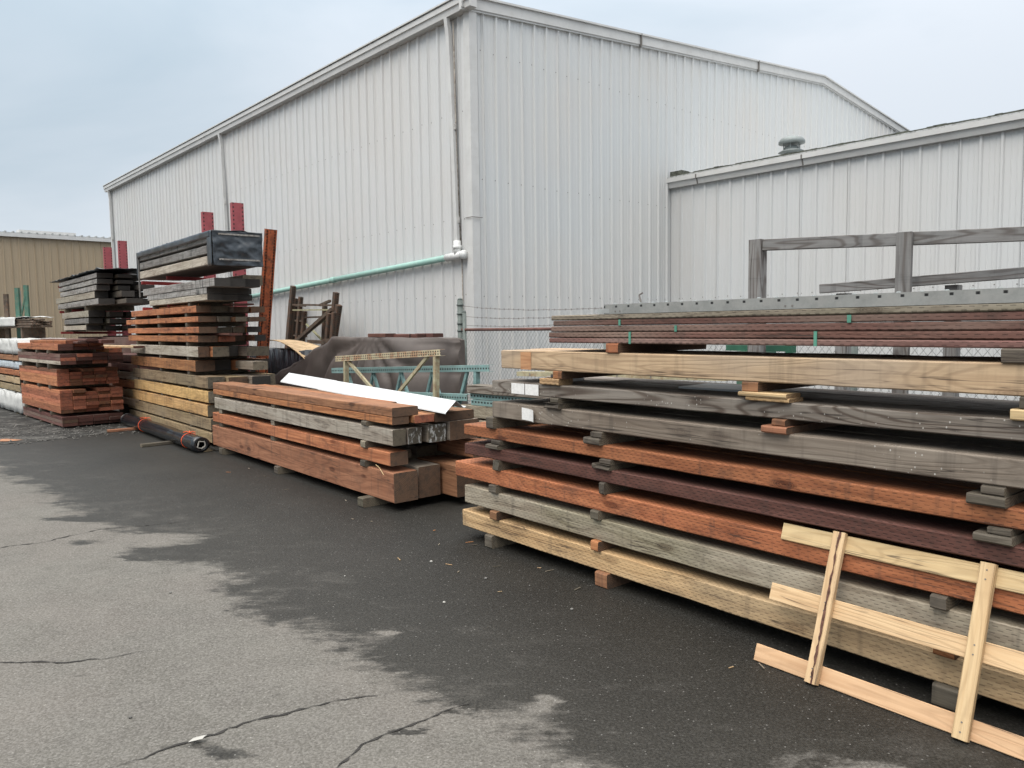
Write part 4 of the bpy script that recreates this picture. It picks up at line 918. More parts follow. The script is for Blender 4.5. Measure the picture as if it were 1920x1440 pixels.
# ---- wrapped stack at the left edge
g5 = 'timbers of the wrapped stack at the left edge'
def wrapped(fr, s0, s1, n0, n1, z0, z1, mat, lab, amp=.03, grp=None, name='wrapped_bundle', seed=0):
    vs = []; fs = []; NX = 110; ring = []
    per = [(0, 0), (0, .33), (0, .66), (0, 1), (.25, 1), (.5, 1), (.75, 1), (1, 1), (1, .66), (1, .33), (1, 0), (.5, 0)]
    for k in range(NX+1):
        x = (s1-s0)*k/NX
        for j, (a, b) in enumerate(per):
            y = (n1-n0)*a; zz = (z1-z0)*b; P = Vector((x*4.0+seed, y*5, zz*7+seed))
            w = noise.noise(P)+.8*noise.noise(P*2.3)+.4*noise.noise(P*5.1)+.35*noise.ridged_multi_fractal(Vector((P.x*.9, P.y*1.5, P.z*2.2)), 1, 2, 3, 1, 2)-.4; bottom = (b == 0)
            yy = y + w*amp*(1.0 if a in (0, 1) else .2); z2 = zz + (abs(w)*amp*.6 if b == 1 else (0 if not bottom else 0))
            xx = x + (noise.noise(P*1.7)*amp*1.2 if k in (0, NX) else 0); vs.append((xx, yy, z2))
    n = len(per)
    for k in range(NX):
        for j in range(n): a = k*n+j; b = k*n+(j+1) % n; fs.append((a, a+n, b+n, b))
    fs.append(tuple(range(n))); fs.append(tuple(NX*n+n-1-j for j in range(n)))
    o = mesh_obj(name, vs, fs, mat, None, None, True); o.location = fr.p(s0, n0, z0); o.rotation_euler = (0, 0, fr.a)
    return setp(o, lab, 'wrapped bundle', grp)
wrapped(F5, -4.5, -.02, 0, .95, .05, .46, M_WWRAP, 'crumpled dirty white plastic wrapped bundle lying lowest at the left edge', .05, 'wrapped bundles at the left edge')
wrapped(F5, -4.5, .0, .02, .95, .98, 1.13, M_BWRAP, 'pale blue wrapped bundle in the middle of the left edge stack', .012, 'wrapped bundles at the left edge', seed=5)
wrapped(F5, -4.5, -.05, .0, .95, 1.30, 1.60, M_WWRAP, 'white plastic wrapped bundle on top of the left edge stack', .05, 'wrapped bundles at the left edge', seed=9)
for z0, z1, mt_, lab, e in ((.50, .63, 'YG', 'dull brown timber above the lowest wrapped bundle, left edge', 'WP'), (.67, .80, 'T2', 'tan timber, middle of the left edge stack', 'DK'), (.84, .955, 'OP', 'orange brown timber with white end, left edge stack', 'WP'), (1.16, 1.27, 'RB', 'brown timber below the top white bundle, left edge stack', 'DK')):
    timber(F5, -4.6, .0, 0, .45, z0, z1, mt_, 'timber', lab, 'timber', g5, end=e)
    timber(F5, -4.6, -.1, .47, .95, z0, z1, mt_, 'timber', 'rear '+lab, 'timber', g5, end=e)
zs = [0, .05, .46, .50, .63, .67, .80, .84, .955, .98, 1.13, 1.16, 1.27, 1.30]
for k in range(0, len(zs), 2):
    for s in (-3.8, -.6): spacer(F5, s, zs[k], zs[k+1], f'bearer {["under the lowest wrapped bundle","above the lowest wrapped bundle","above the dull brown timber","above the tan timber","above the orange brown timber","above the pale blue bundle","under the top white bundle"][k//2]}, {"near" if s>-1 else "far"} end, left edge', n0=.0, n1=.9, group='bearers of the left edge stack', w=.12)

# ---- cantilever rack columns and their loads
def column(s, n, ztop, lab, arms):
    e = empty('rack_column', F3.p(s, n), F3.a); setp(e, lab, 'rack column', 'red cantilever rack columns')
    m_ = MB(); m_.box(0, .10, 0, .21, 0, ztop); m_.build('upright', M_RED, e)
    m_ = MB(); m_.box(.01, .09, -1.25, .35, 0, .06); m_.build('base', M_REDP, e)
    for zz in arms:
        m_ = MB(); m_.bar((.05, 0, zz-.05), (.05, -1.15, zz-.03), .06, .06); m_.build('arm', M_REDP, e)
    return e
column(-2.30, 1.25, 4.02, 'tallest-looking red perforated rack column rising behind the black wrapped bundle', [2.16+.03, 2.68])
column(-3.90, 1.25, 4.05, 'shorter-looking red rack column left of the other behind the black wrapped bundle', [2.16+.03, 2.68])
column(-10.62, 1.25, 4.12, 'red rack column nearest the warehouse corner, above the distant dark bundles', [1.76, 2.32, 3.0])
column(-12.3, 1.25, 4.10, 'leftmost red rack column in front of the tan building', [1.76, 2.32, 3.0])
gB = 'timbers on the cantilever rack'
# wrapped bundle
wb = empty('wrapped_timber_bundle', F3.p(-3.6, .0, 2.70), F3.a); setp(wb, 'bundle of grey timbers wrapped in shiny black plastic high on the rack', 'wrapped bundle')
for k, (z0, z1) in enumerate(((0.0, .13), (.165, .285), (.32, .44))):
    for j in range(3):
        vs, fs, mi = timber_mesh(3.95, .21, z1-z0, .004, .008, 0, .01)
        o = mesh_obj('timber_layer', vs, fs, [W['BK' if k else 'GL'], EG['DK']], mi, wb); o.location = (.0 if k == 0 else .05, .01+j*.225, z0)
def crumple(name, P0, U, V, nu, nv, amp, mat, parent, th=.004, seed=0):
    vs = []; fs = []; N_ = Vector(U).cross(Vector(V)).normalized()
    for i in range(nu+1):
        for j in range(nv+1):
            p = Vector(P0)+Vector(U)*(i/nu)+Vector(V)*(j/nv)
            w = .7*noise.noise(p*3.0+Vector((seed, 0, 0)))+.35*noise.ridged_multi_fractal(Vector((p.x*2.2, p.y*4.5+p.z*2.5, p.z*4.0-p.y*2.0))+Vector((seed, 3, 1)), 1, 2, 3, 1, 2)+.25*noise.noise(p*11)
            vs.append(p+N_*w*amp)
    for i in range(nu):
        for j in range(nv): a = i*(nv+1)+j; fs.append((a, a+nv+1, a+nv+2, a+1))
    o = mesh_obj(name, vs, fs, mat, None, parent, True); sm = o.modifiers.new('thick', 'SOLIDIFY'); sm.thickness = th; return o
crumple('wrap_top', (-.03, -.02, .455), (4.12, 0, 0), (0, .73, 0), 90, 20, .035, M_GWRAP, wb)
crumple('wrap_end', (4.06, -.02, -.03), (0, .73, 0), (0, 0, .50), 44, 32, .045, M_GWRAP, wb, seed=4)
crumple('wrap_far_end', (-.05, -.02, .0), (0, .72, 0), (0, 0, .48), 12, 8, .015, M_GWRAP, wb, seed=8)
crumple('wrap_skirt', (3.86, -.03, -.03), (.2, 0, 0), (0, 0, .50), 6, 12, .01, M_GWRAP, wb, seed=2)
crumple('wrap_skirt', (.0, -.03, .38), (4.0, 0, 0), (0, 0, .09), 60, 4, .014, M_GWRAP, wb, seed=2)
for zz in (.06, .42):
    m_ = MB(); m_.box(4.085, 4.10, .06, .66, zz-.012, zz+.012); m_.build('wrap_batten', W['BK'], wb)
crumple('wrap_base', (0, 0, -.012), (4.05, 0, 0), (0, .7, 0), 30, 6, .004, M_UNDER, wb)
# steel bracket hanging
m_ = MB(); m_.box(-.02, .02, -.01, .01, -.33, .44); m_.build('strap', M_SCREW, wb)
# grey timbers under it
for k, (s0, s1, z0, z1, mt_, lab) in enumerate([(-3.38, .42, 2.36+.02, 2.50, 'BK', 'top'), (-3.1, .07, 2.285, 2.375, 'BK', 'middle'), (-3.0, .09, 2.19, 2.28, 'GL', 'lowest')]):
    for j in range(3):
        timber(F3, s0+j*.06, s1-j*.05, j*.24, j*.24+.23, z0, z1, mt_, 'timber', f'{lab} grey timber {["front","middle","rear"][j]} of the group hanging under the black wrapped bundle', 'timber', gB, end='DK', rough=.004)
timber(F3, -2.1, -.40, .72, 1.04, 2.45, 2.61, 'GB', 'timber', 'thick dark grey timber pointing right behind the black wrapped bundle', 'timber', gB)
for s in (-2.9, -.9): spacer(F3, s, 2.125, 2.19, f'bearer between the tall stack and the rack timbers, {"far" if s<-2 else "near"} end', n0=.02, n1=.7, group=gB)
# distant dark bundles (left)
DB = [(-12.0, -6.95, 2.93, 3.03), (-11.7, -6.98, 2.80, 2.90), (-11.9, -7.0, 2.66, 2.77), (-12.2, -7.03, 2.50, 2.64), (-12.2, -7.05, 2.35, 2.475),
      (-11.6, -8.05, 2.09, 2.235), (-11.5, -8.1, 1.94, 2.06), (-11.4, -8.12, 1.79, 1.90)]
for k, (s0, s1, z0, z1) in enumerate(DB):
    for j in range(3):
        timber(F3, s0+rr.uniform(0, .5), s1+(rr.uniform(-.5, .9) if j else rr.uniform(-.35, .05)), j*.37, j*.37+.35-rr.uniform(0, .1), z0, z1-(rr.uniform(0, .03) if j else 0), ('BK' if k not in (3, 5, 7) else 'GL') if j == 0 else 'SB', 'timber', f'grey timber, {["front","centre","rear"][j]}, {ORD[7-k]} up on the distant left rack', 'timber', 'timbers on the distant left rack', end='DK', rough=.005)
    zl = DB[k+1][3] if k < 7 else 1.76
    if z0-zl > .005:
        for s in (-11.0, -8.5): spacer(F3, s, zl, z0, f'bearer below the {ORD[7-k]} distant rack timber, {"left" if s<-10 else "right"}', n0=0, n1=1.05, group='bearers on the distant left rack')
o = crumple('plastic_sheet', (0, 0, .0), (6.1, 0, 0), (0, 1.3, 0), 60, 14, .05, M_GWRAP, None, .006, 7); o.location = F3.p(-12.75, -.03, 3.09); o.rotation_euler = (0, 0, F3.a); setp(o, 'crumpled dark plastic sheet covering the top of the distant left rack load', 'plastic sheet')

# leaning rust column
rc = empty('rust_column', F3.p(-1.38, 1.16), F3.a); setp(rc, 'tall rust orange perforated steel column leaning right beside the tall stack', 'rack column')
rc.rotation_euler = (R(0), R(3.0), F3.a); rc.rotation_euler = (R(-2.5), R(9.0), F3.a)
m_ = MB(); m_.box(0, .004, 0, .17, 0, 3.46); m_.box(-.075, 0, 0, .004, 0, 3.46); m_.box(-.075, 0, .166, .17, 0, 3.46)
m_.build('web', M_RUSTCOL, rc)
m_ = MB(); m_.box(.004, .022, .035, .135, 0, 3.44); m_.build('centre_rib', M_RUSTCOLP, rc)
m_ = MB(); m_.box(.0, .02, -.012, .006, 0, 3.46); m_.box(.0, .02, .164, .182, 0, 3.46); m_.build('flange', M_RUSTCOLP, rc)

# ---- pile under brown tarp
def tarp():
    vs = []; fs = []; S0, S1 = -8.6, -2.35; NU, NV = 180, 60
    def top(s):
        if s > -5.0: return 1.60
        q = min(1, (-5.0-s)/3.0); return 1.60-.85*(q**1.0)
    for i in range(NU+1):
        s = S0+(S1-S0)*i/NU; tz = top(s); e = min(1, (S1-s)/.12); e2 = min(1, (s-S0)/.25)
        for j in range(NV+1):
            q = j/NV
            # front slope: n 1.62 at ground -> 1.95 at top -> back 2.70 -> ground
            if q < .45: w = q/.45; n = 1.66+.28*w**.8; zz = tz*(w**.92)
            elif q < .75: w = (q-.45)/.3; n = 1.94+.62*w; zz = tz
            else: w = (q-.75)/.25; n = 2.56+.08*w; zz = tz*(1-w)
            P = Vector((s*1.2, n*1.2, zz*1.2)); am = .03
            fold = 0
            if zz > .05:
                dx = s+3.9; dz = tz-zz+.08; ang = math.atan2(dz, dx); fold = (abs(math.sin(ang*8+noise.noise(P*1.3)*1.6))**.7-.5)*.13*min(1, math.hypot(dx, dz)*1.1)*(1 if q < .5 else .12)*math.exp(-abs(dx)*.38)
            w = noise.noise(P*1.8)*am+noise.noise(P*4.1)*am*.35
            er = min(1, max(0, (S1-s)/.75)); cr = 1; n2 = 2.50+(n-2.50)*math.sqrt(max(0.0, 1-(1-er)**2)) if n < 2.5 else n; z2 = zz*(.985+.015*cr) - (.03*(1-e) if zz > .3 else 0)
            zf = max(0, z2+w*(.5 if zz > .05 else 0)+fold*.3*(q > .2))
            vs.append(FM.p(s, n2-w-fold*(q < .47), zf))
    for i in range(NU):
        for j in range(NV): a = i*(NV+1)+j; fs.append((a, a+1, a+NV+2, a+NV+1))
    fs.append(tuple(range(NV+1))); fs.append(tuple(NU*(NV+1)+NV-j for j in range(NV+1)))
    o = mesh_obj('tarp_covered_pile', vs, fs, M_TARP, None, None, True)
    o.data.polygons[-1].use_smooth = False; o.data.polygons[-2].use_smooth = False
    setp(o, 'pile under a dark brown tarp with radiating folds, in front of the warehouse corner', 'tarp covered pile')
tarp()
for s0, s1, n0, z0, rz, lab in ((-3.95, -3.45, 1.96, 1.635, .0, 'leftmost'), (-3.75, -3.05, 2.2, 1.625, -.12, 'second from left'), (-3.45, -2.9, 2.1, 1.62, .10, 'second from right'), (-3.2, -2.75, 2.3, 1.63, .03, 'rightmost')):
    timber(FM, s0, s1, n0, n0+.18, z0-.025, z0+.03, 'MA', 'plank_offcut', f'short maroon offcut weighing down the brown tarp, {lab} of four', 'plank offcut', 'offcuts on the brown tarp', rz=rz)
# plywood sheet, bent
vs = []; fs = []
NU, NV = 24, 8
for i in range(NU+1):
    u = i/NU
    for j in range(NV+1):
        w = j/NV
        s = -7.75+1.75*u - w*(.95-.35*u); n = 1.93+.62*w; zz = 1.545-.36*u**1.6+w*(-.03+.24*u)+.05*math.sin(u*3.1)*(1-w)
        vs.append(FM.p(s, n, zz))
for i in range(NU):
    for j in range(NV): a = i*(NV+1)+j; fs.append((a, a+1, a+NV+2, a+NV+1))
o = mesh_obj('plywood_sheet', vs, fs, M_PLY, None, None, True); sm = o.modifiers.new('thick', 'SOLIDIFY'); sm.thickness = .012; sm.offset = 0
setp(o, 'bent pale plywood sheet lying on the brown tarp beside the rust column', 'plywood sheet')
wrapped(FM, -8.7, -6.25, 1.98, 2.5, 0, 1.36, M_GWRAP, 'dark crumpled plastic covered pile under the plywood sheet', .05, None, 'covered_pile', seed=3)

# ---- teal and cream pallet rack frames lying on edge
def rack_frame(loc, rz, ry, L, mat, mbar, lab, hgt=.9, braces=4, rx_=0, grp=None, pw=.075):
    e = empty('pallet_rack_frame', loc, rz); e.rotation_euler = (rx_, ry, rz); setp(e, lab, 'rack frame', grp)
    for z0 in (hgt-pw, -.0):
        m_ = MB(); m_.box(0, L, 0, .003, z0, z0+pw); m_.box(0, L, .003, .07, z0+pw-.003, z0+pw); m_.box(0, L, .003, .07, z0, z0+.003)
        o = m_.build('rail', mat, e); o.location = (0, 0, 0)
        # move mesh so object z=0 is rail bottom for the hole pattern
        for v_ in o.data.vertices: v_.co.z -= z0
        o.location = (0, 0, z0)
    xs = [L*.12+(L*.76)*k/braces for k in range(braces+1)]
    for k in range(braces):
        a, b = (pw, hgt-pw) if k % 2 else (hgt-pw, pw)
        m_ = MB(); m_.bar((xs[k], .035, a), (xs[k+1], .035, b), .03, .04); m_.build('brace', mbar, e)
    for x in (xs[0]-.12, xs[-1]+.12):
        m_ = MB(); m_.bar((x, .035, pw), (x+.06, .035, hgt-pw), .05, .06, up=Vector((0, 1, 0))); m_.build('strut', mbar, e)
    return e
gR = 'pallet rack frames behind the middle stack'
p0 = FM.p(-4.25, 1.52, .28); p1 = FM.p(-.43, 1.52, .28)
rack_frame(p0, FM.a, -math.atan(.165/3.82), 3.83, M_TEALR, M_TEALB, 'teal perforated pallet rack frame lying on edge in front of the brown tarp', .88, 8, grp=gR)
rack_frame(FM.p(-4.1, 1.40, .20), FM.a, -math.atan(.14/3.7), 3.4, M_TEALR, M_TEALB, 'teal rack frame slightly lower and in front of the longer teal one', .66, 6, grp=gR)
rack_frame(FM.p(-3.64, 1.28, .60), FM.a, -math.atan(.135/2.6), 2.62, M_CREAMR, M_CREAMB, 'rust-blotched cream pallet rack frame standing on edge in front of the teal ones', .76, 2, grp=gR)
m_ = MB()
for k, (s, n) in enumerate(((-4.2, 1.45), (-4.05, 1.5), (-3.9, 1.42), (-3.75, 1.47))): m_.box(s, s+.06, n-1.45, n-1.38, 0, 1.10 if k < 1 else 1.04)
# stack of timber feet under racks
timber(FM, -4.3, -.2, 1.2, 1.3, 0, .20, 'SB', 'timber', 'dark ground timber under the front of the teal rack frames', 'timber')
timber(FM, -4.3, -.2, 1.5, 1.6, 0, .28, 'SB', 'timber', 'dark ground timber under the rear of the teal rack frames', 'timber')
timber(FM, -3.6, -1.1, 1.26, 1.37, .20, .60, 'SB', 'timber', 'dark upright timber under the cream rack frame', 'timber')

# ---- small weathered pile between the stacks
gP = 'timbers of the small weathered pile between the two front stacks'
FPx = Frame(*FN.p(-2.25, 1.35).xy, .70, -.714)
for k, (s0, s1, n0, n1, z0, z1, mt_, lab) in enumerate([
    (0.0, 3.4, 0, .25, .55, .72, 'GY', 'green grey timber low in the small pile'), (-.05, 3.4, 0, .25, .74, .875, 'GY', 'flat greenish timber below the perforated steel in the small pile'),
    (.2, 3.4, .27, .52, .55, .87, 'GB', 'rear dark timber of the small pile'), (.05, 3.4, .0, .22, 1.01, 1.10, 'DK', 'weathered split timber with rounded end topping the small pile'),
    (.35, 3.3, .23, .48, 1.02, 1.15, 'DK', 'dark grooved timber on the small pile'), (.9, 3.3, .50, .78, 1.02, 1.19, 'GB', 'grey brown timber highest in the small pile'),
    (.5, 3.4, -.2, -.02, .50, .70, 'GB', 'dark timber at the front foot of the small pile')]):
    timber(FPx, s0, s1, n0, n1, z0, z1, mt_, 'timber', lab, 'timber', gP, waney=.02, rough=.008, end='DK')
for j, (z0, lab) in enumerate(((.88, 'lower'), (.945, 'upper'))):
    m_ = MB(); m_.box(0, 3.2, 0, .003, 0, .058); m_.box(0, 3.2, .003, .07, .055, .058)
    o = m_.build('perforated_rail', M_TEALR); o.location = FPx.p(.1-.05*j, .02+.03*j, z0); o.rotation_euler = (0, 0, FPx.a); setp(o, f'{lab} teal perforated steel rail clamped in the small weathered pile', 'steel rail', 'teal rails in the small pile')
for s in (.4, 2.4):
    timber(FPx, s, s+.12, -.2, .8, 0, .5, 'SB', 'timber', f'dark bearer under the {"left" if s<1 else "right"} part of the small weathered pile', 'timber')
    timber(FPx, s, s+.1, .1, .75, .875, 1.01, 'SB', 'timber', f'short packer holding the top of the small pile, {"left" if s<1 else "right"}', 'timber')
for j in range(2):
    m_ = MB(); m_.box(0, 2.6, 0, .1, 0, .05); 
    for k in range(6): m_.box(.2+k*.4, .215+k*.4, -.003, .0, .01, .035, 1)
    o = m_.build('cream_rail', [M_CREAMB, M_SCREW]); o.location = FPx.p(.42+.28*j, .42+.16*j, 1.19+.045*j if j else 1.155); o.location.z = 1.19+.05*j; o.rotation_euler = (0, -.02, FPx.a); setp(o, f'{["lower","upper"][j]} slotted cream rail lying behind the small weathered pile', 'steel rail', 'cream rails behind the small pile')
# plywood board behind fence
m_ = MB(); m_.box(0, .5, 0, .018, 0, .22); m_.box(0, .5, -.002, .0, .10, .106, 1)
o = m_.build('plywood_offcut', [W['T2'], M_RUSTP]); o.location = FN.p(-3.62, 3.0, 1.20); o.rotation_euler = (0, 0, FN.a); setp(o, 'brown plywood panel showing behind the chain link above the small pile', 'plywood')

# ---- rusty rack frames against the warehouse wall
FQ = Frame(*FW.p(-.55, 0).xy, *FW.n.xy)     # s along the long wall
def post(e, s0, z0, s1, z1, w=.08, d_=.06, mat=M_RACKR):
    m_ = MB(); m_.box(-w/2, w/2, 0, w, 0, math.hypot(s1-s0, z1-z0)); o = m_.build('post', mat, e); o.location = (s0, 0, z0); o.rotation_euler = (0, math.atan2(s1-s0, z1-z0), 0); return o
def bar2(e, s0, z0, s1, z1, w, mat, name='bar', y=.04):
    m_ = MB(); m_.bar((s0, y, z0), (s1, y, z1), w, w*.8); return m_.build(name, mat, e)
e = empty('rusty_rack_frame', FQ.p(0, 0), FQ.a); setp(e, 'dark rusty rack frame with a tall right post and long diagonal brace against the wall', 'rack frame', 'rusty racks against the warehouse wall')
post(e, 6.35, 0, 5.63, 2.70, .10); post(e, 4.35, 0, 3.72, 2.48, .10); post(e, 4.40, 0, 3.62, 2.22, .11)
bar2(e, 5.72, 2.29, 3.80, 2.22, .05, M_RACKP); bar2(e, 5.7, 2.17, 3.82, 2.13, .035, M_RACKY); bar2(e, 3.86, 2.10, 5.55, 1.50, .07, M_RACKY, 'brace'); bar2(e, 3.80, 2.14, 5.6, 1.42, .09, M_RACKP, 'brace', .1)
e = empty('rusty_rack_frame', FQ.p(0, -.16), FQ.a); setp(e, 'middle rusty rack frame with thin crossing braces behind the plywood sheet', 'rack frame', 'rusty racks against the warehouse wall')
post(e, 4.80, 0, 4.52, 2.27, .085); post(e, 5.95, 0, 5.46, 2.14, .085); bar2(e, 5.46, 2.0, 4.52, 2.0, .045, M_RACKP); bar2(e, 5.4, 1.85, 4.60, 1.45, .04, M_RACKY, 'brace'); bar2(e, 4.3, 2.33, 4.75, 2.25, .06, M_RACKP)
e = empty('rusty_rack_frame', FQ.p(0, .2), FQ.a); setp(e, 'short rusty rack upright standing rightmost against the wall', 'rack frame', 'rusty racks against the warehouse wall')
post(e, 3.95, 0, 3.47, 2.07, .085); post(e, 4.15, 0, 3.68, 2.05, .085); bar2(e, 3.9, 1.5, 3.5, 1.5, .1, M_RACKP, 'foot_beam'); bar2(e, 4.6, 1.48, 3.6, 1.46, .09, M_RACKP, 'foot_beam')
e = empty('rusty_rack_frame', FQ.p(0, -.4), FQ.a); setp(e, 'leftmost bunch of rusty rack uprights half hidden by the rust column', 'rack frame', 'rusty racks against the warehouse wall')
for ds in (0, .25, .5): post(e, 6.75+ds, 0, 6.1+ds, 2.48-.1*ds, .085)
for zz in (1.6, 1.95, 2.3): bar2(e, 6.6, zz, 5.9, zz-.03, .045, M_RACKP)

# ---- chain link fence
fe = empty('chain_link_fence', FN.p(-4.33, 2.8), FN.a); setp(fe, 'chain link fence with rust-brown top rail and three barbed wires behind the stacks', 'fence')
LF = 11.0
for x in (0, 2.9, 5.8, 8.7):
    m_ = MB(); m_.tube([(x, 0, 0), (x, 0, 2.13 if x == 0 else 1.72)], .042, 12); m_.tube([(x, 0, 2.13 if x == 0 else 1.72), (x, 0, 2.16 if x == 0 else 1.75)], [.042, .02], 12); m_.build('fence_post', M_FPOST, fe, True)
m_ = MB(); m_.tube([(.10, 0, 0), (.10, 0, 1.95)], .030, 10); m_.tube([(.1, 0, 1.95), (.1, 0, 1.98)], [.03, .015], 10); m_.build('fence_post', M_FPOST, fe, True)
m_ = MB()
for zz in (1.30, 1.55, 1.68, 1.78, 1.92, 2.05): m_.tube([(0, 0, zz), (0, 0, zz+.025)], .05, 12)
m_.build('tension_band', M_FPOST, fe, True)
m_ = MB(); m_.tube([(.0, 0, 1.705), (LF, 0, 1.705)], .021, 10); m_.build('top_rail', M_FRAIL, fe, True)
m_ = MB(); TOPZ = 1.70; st = .066
k = -int(TOPZ/st)-1
def clip(x0, z0, dx):
    # line from (x0, 0) going up with slope +-1 until top
    pts = [(x0, 0), (x0+dx*TOPZ*.72, TOPZ)]
    return pts
x = -1.4
while x < LF:
    for dx in (1, -1):
        a = [x if dx == 1 else x+1.3, 0.0]; b = [a[0]+dx*TOPZ*.78, TOPZ]
        # clip to 0..LF
        if dx == 1:
            if a[0] < 0: q = -a[0]/(b[0]-a[0]); a = [0, TOPZ*q]
            if b[0] > LF: q = (LF-a[0])/(b[0]-a[0]); b = [LF, a[1]+(b[1]-a[1])*q]
            ok = a[0] < b[0]
        else:
            if b[0] < 0: q = a[0]/(a[0]-b[0]); b = [0, TOPZ*q]
            if a[0] > LF: q = (a[0]-LF)/(a[0]-b[0]); a = [LF, TOPZ*q]
            ok = a[0] > b[0]
        if ok and max(a[1], b[1]) > .6: m_.tube([(a[0], .002*dx, a[1]), (b[0], .002*dx, b[1])], .0021, 3, cap=False)
    x += st
m_.build('chain_link_mesh', M_WIRE, fe)
rb = random.Random(6)
for q, (z0, z1) in enumerate(((2.045, 1.94), (1.895, 1.86), (1.772, 1.775))):
    pts = []
    for k in range(111):
        x = LF*k/110; zz = z0+(z1-z0)*min(1, x/2.5)-.03*math.sin(min(1, x/2.5)*math.pi)+.008*noise.noise(Vector((x*3, q*5, 0)))
        pts.append((x, .01, zz))
    m_ = MB(); m_.tube(pts, .0028, 4, cap=False)
    for k in range(4, 110, 1):
        p = Vector(pts[k]); 
        for s_ in (-1, 1): m_.tube([p+Vector((-.012, 0, -.014*s_)), p+Vector((.012, 0, .014*s_))], .0016, 3, cap=False)
    m_.build('barbed_wire', M_BARB, fe)

# ---- weathered wooden rail structure behind the right-hand stack
rs_ = empty('wooden_railing', FN.p(.97, 2.0), FN.a); setp(rs_, 'silver grey weathered wooden railing standing behind the right-hand stack', 'railing')
def rl_(name, a, b, w, h, mat='RG', par_=rs_, lab=None):
    a = Vector(a); b = Vector(b); d_ = b-a; L_ = d_.length
    vs, fs, mi = timber_mesh(L_, w, h, .003, .004, 0, .004); o = mesh_obj(name, vs, fs, [W[mat], EG['GY']], mi, par_)
    x = d_.normalized(); y = Vector((0, 1, 0)); zz = x.cross(y).normalized(); y = zz.cross(x)
    o.matrix_local = Matrix(((x.x, y.x, zz.x, a.x), (x.y, y.y, zz.y, a.y), (x.z, y.z, zz.z, a.z), (0, 0, 0, 1))); return o
rl_('post', (.12, -.02, 0), (.12, -.02, 2.435), .10, .115)
rl_('post', (1.315, -.05, 0), (1.33, -.05, 2.37), .04, .105)
rl_('post', (3.3, -.05, 0), (3.3, -.05, 2.37), .04, .105)
rl_('top_rail', (.122, .0, 2.34), (3.6, .0, 2.16), .04, .092)
rs2 = empty('wooden_railing', FN.p(1.51, 2.1), FN.a); setp(rs2, 'lower silver grey rail on short posts, just behind the taller railing', 'railing')
rl_('top_rail', (.0, .06, 1.975), (3.2, .06, 2.07), .04, .072, par_=rs2)
rl_('post', (.20, .11, 0), (.20, .11, 1.97), .09, .09, par_=rs2); rl_('post', (1.0, .11, 0), (1.0, .11, 1.995), .09, .085, par_=rs2); rl_('post', (2.9, .11, 0), (2.9, .11, 2.05), .09, .085, par_=rs2)
m_ = MB(); m_.tube([(0, 0, 0), (-.05, 0, .16)], .007, 6); m_.tube([(-.05, 0, .16), (-.015, 0, .175)], .006, 6); o = m_.build('steel_hook', M_SCREW); o.location = FN.p(.78, .9, 1.815); o.rotation_euler = (0, 0, FN.a); setp(o, 'small black steel hook poking up behind the left end of the maroon boards', 'hook')

# ---- far left racks and pipe bundle
def far(x, y): return Vector((x, y, 0))
for x, y, zt, mt_, lab in ((-11.85, 18.1, 2.66, M_RACKP, 'leftmost rust brown upright at the far left edge'), (-11.75, 18.4, 2.75, M_GALVP, 'grey upright beside the rust brown one at the far left'),
                           (-11.58, 18.1, 2.80, M_GREENR, 'left green upright of the far left pair'), (-11.40, 18.15, 2.86, M_GREENR, 'right green upright of the far left pair')):
    m_ = MB(); m_.box(-.045, .045, -.035, .035, 0, zt); o = m_.build('rack_upright', mt_); o.location = (x, y, 0); setp(o, lab, 'rack upright', 'rack uprights at the far left')
m_ = MB(); m_.bar((-11.56, 18.12, 2.0), (-11.42, 18.12, 2.6), .03, .03); m_.bar((-11.56, 18.12, 1.9), (-11.42, 18.12, 1.4), .03, .03); o = m_.build('rack_brace', M_GREENR); setp(o, 'green zigzag brace between the pair of far left uprights', 'brace')
FJ = Frame(-10.65, 17.05, .83, -.56)
random.seed(12)
tb = empty('rack_table', FJ.p(-2.5, 0), FJ.a); setp(tb, 'dark trestle carrying the long tube bundle at the far left', 'trestle')
for x0 in (0, 2.0):
    m_ = MB(); m_.box(x0, x0+.06, 0, .5, 0, 1.86); m_.build('leg', M_RACKP, tb)
for k in range(26):
    a = (k % 7)*.075+random.uniform(-.01, .01); b = k//7; zz = 1.885+b*.05; L_ = random.uniform(.0, .3)
    m_ = MB(); m_.tube([(-4, 0, 0), (L_-.15, 0, 0)], .024, 7); o = m_.build('metal_tube', M_RACKP); o.location = FJ.p(0, a, zz); o.rotation_euler = (0, 0, FJ.a); setp(o, 'thin dark metal tube in the loose bundle at the far left edge', 'tube', 'dark tubes bundled at the far left edge')
o = crumple('plastic_sheet', (0, 0, 0), (2.6, 0, 0), (0, .62, 0), 26, 8, .04, M_WWRAP, None, .006, 17); o.location = FJ.p(-2.75, -.05, 2.085); o.rotation_euler = (0, 0, FJ.a); setp(o, 'torn grey white plastic draped over the far left tube bundle', 'plastic sheet')
o = crumple('plastic_sheet', (0, 0, 0), (2.3, 0, 0), (0, 0, .2), 26, 5, .03, M_WWRAP, None, .006, 27); o.location = FJ.p(-2.9, -.06, 1.90); o.rotation_euler = (0, 0, FJ.a); setp(o, 'torn plastic hanging down the front of the far left tube bundle', 'plastic sheet')
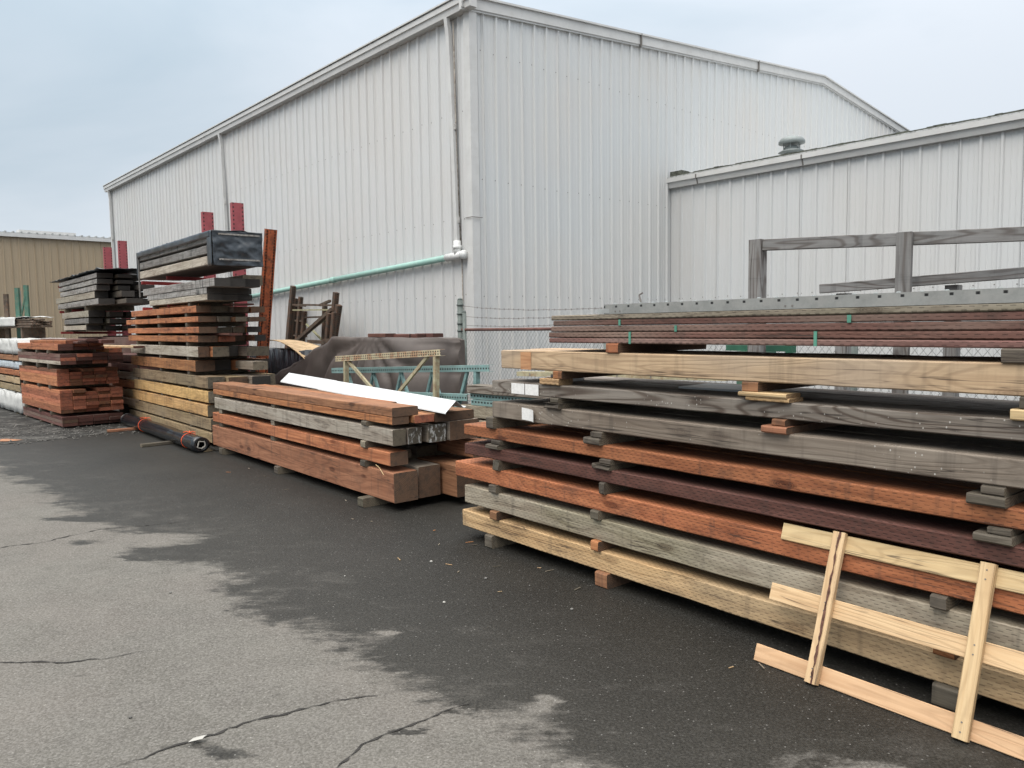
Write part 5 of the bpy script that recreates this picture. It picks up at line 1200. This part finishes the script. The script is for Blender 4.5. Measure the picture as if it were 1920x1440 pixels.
# low dark row beyond the stacks at the left
for k in range(3):
    timber(F5, -3+k*.3, 3+k*.2, 1.9+k*.5, 2.3+k*.5, 0, 1.62+.02*k, 'MB', 'timber', f'dark timber pile {["nearest","middle","farthest"][k]} of three behind the left edge stack', 'timber', 'dark piles behind the left edge stack')

# ---- litter and pebbles on the asphalt
pb = [(-.62, 5.6), (-.2, 5.2), (.1, 5.05), (-1.2, 5.3), (.35, 4.6), (-2.3, 5.0), (-.45, 4.75), (-1.6, 6.4), (-2.2, 7.4), (-2.5, 3.55), (-1.75, 3.35)]
rp = random.Random(2)
for k, (x, y) in enumerate(pb):
    r_ = rp.uniform(.005, .011); m_ = MB(); c = Vector((0, 0, r_*.6)); m_.tube([c-Vector((r_, 0, 0)), c-Vector((r_*.5, 0, 0)), c+Vector((r_*.5, 0, 0)), c+Vector((r_, 0, 0))], [r_*.3, r_*.75, r_*.7, r_*.25], 6)
    o = m_.build('pebble', M_PEBB if k % 3 else M_LITTER, smooth=True); o.location = (x, y, 0); setp(o, 'tiny pebble lying loose on the open asphalt', 'pebble', 'pebbles on the asphalt')
o = crumple('litter_scrap', (-.028, -.016, .012), (.056, .01, .004), (.008, .034, 0), 9, 6, .012, M_LITTER, None, .0015, 3); o.location = (-1.36, 3.13, 0); setp(o, 'crumpled whitish scrap beside the long crack in the foreground', 'litter')

rc_ = random.Random(44)
for k in range(22):
    fr = (FN, FM, FN)[k % 3]; a = rc_.uniform(-.8, 3.2) if fr is FN else rc_.uniform(-4.5, .3); b = -abs(rc_.gauss(.12, .35))-.04
    L_ = rc_.uniform(.02, .07); w_ = rc_.uniform(.004, .010); m_ = MB(); m_.box(-L_/2, L_/2, -w_/2, w_/2, 0, .003)
    o = m_.build('wood_chip', W[rc_.choice(['TN', 'OP', 'SB', 'GY'])]); o.location = fr.p(a, b, .004); o.rotation_euler = (rc_.uniform(-.1, .1), rc_.uniform(-.05, .05), rc_.uniform(0, 3.1))
    setp(o, 'small wood chip lying on the wet asphalt in front of the stacks', 'wood chip', 'wood chips on the asphalt')
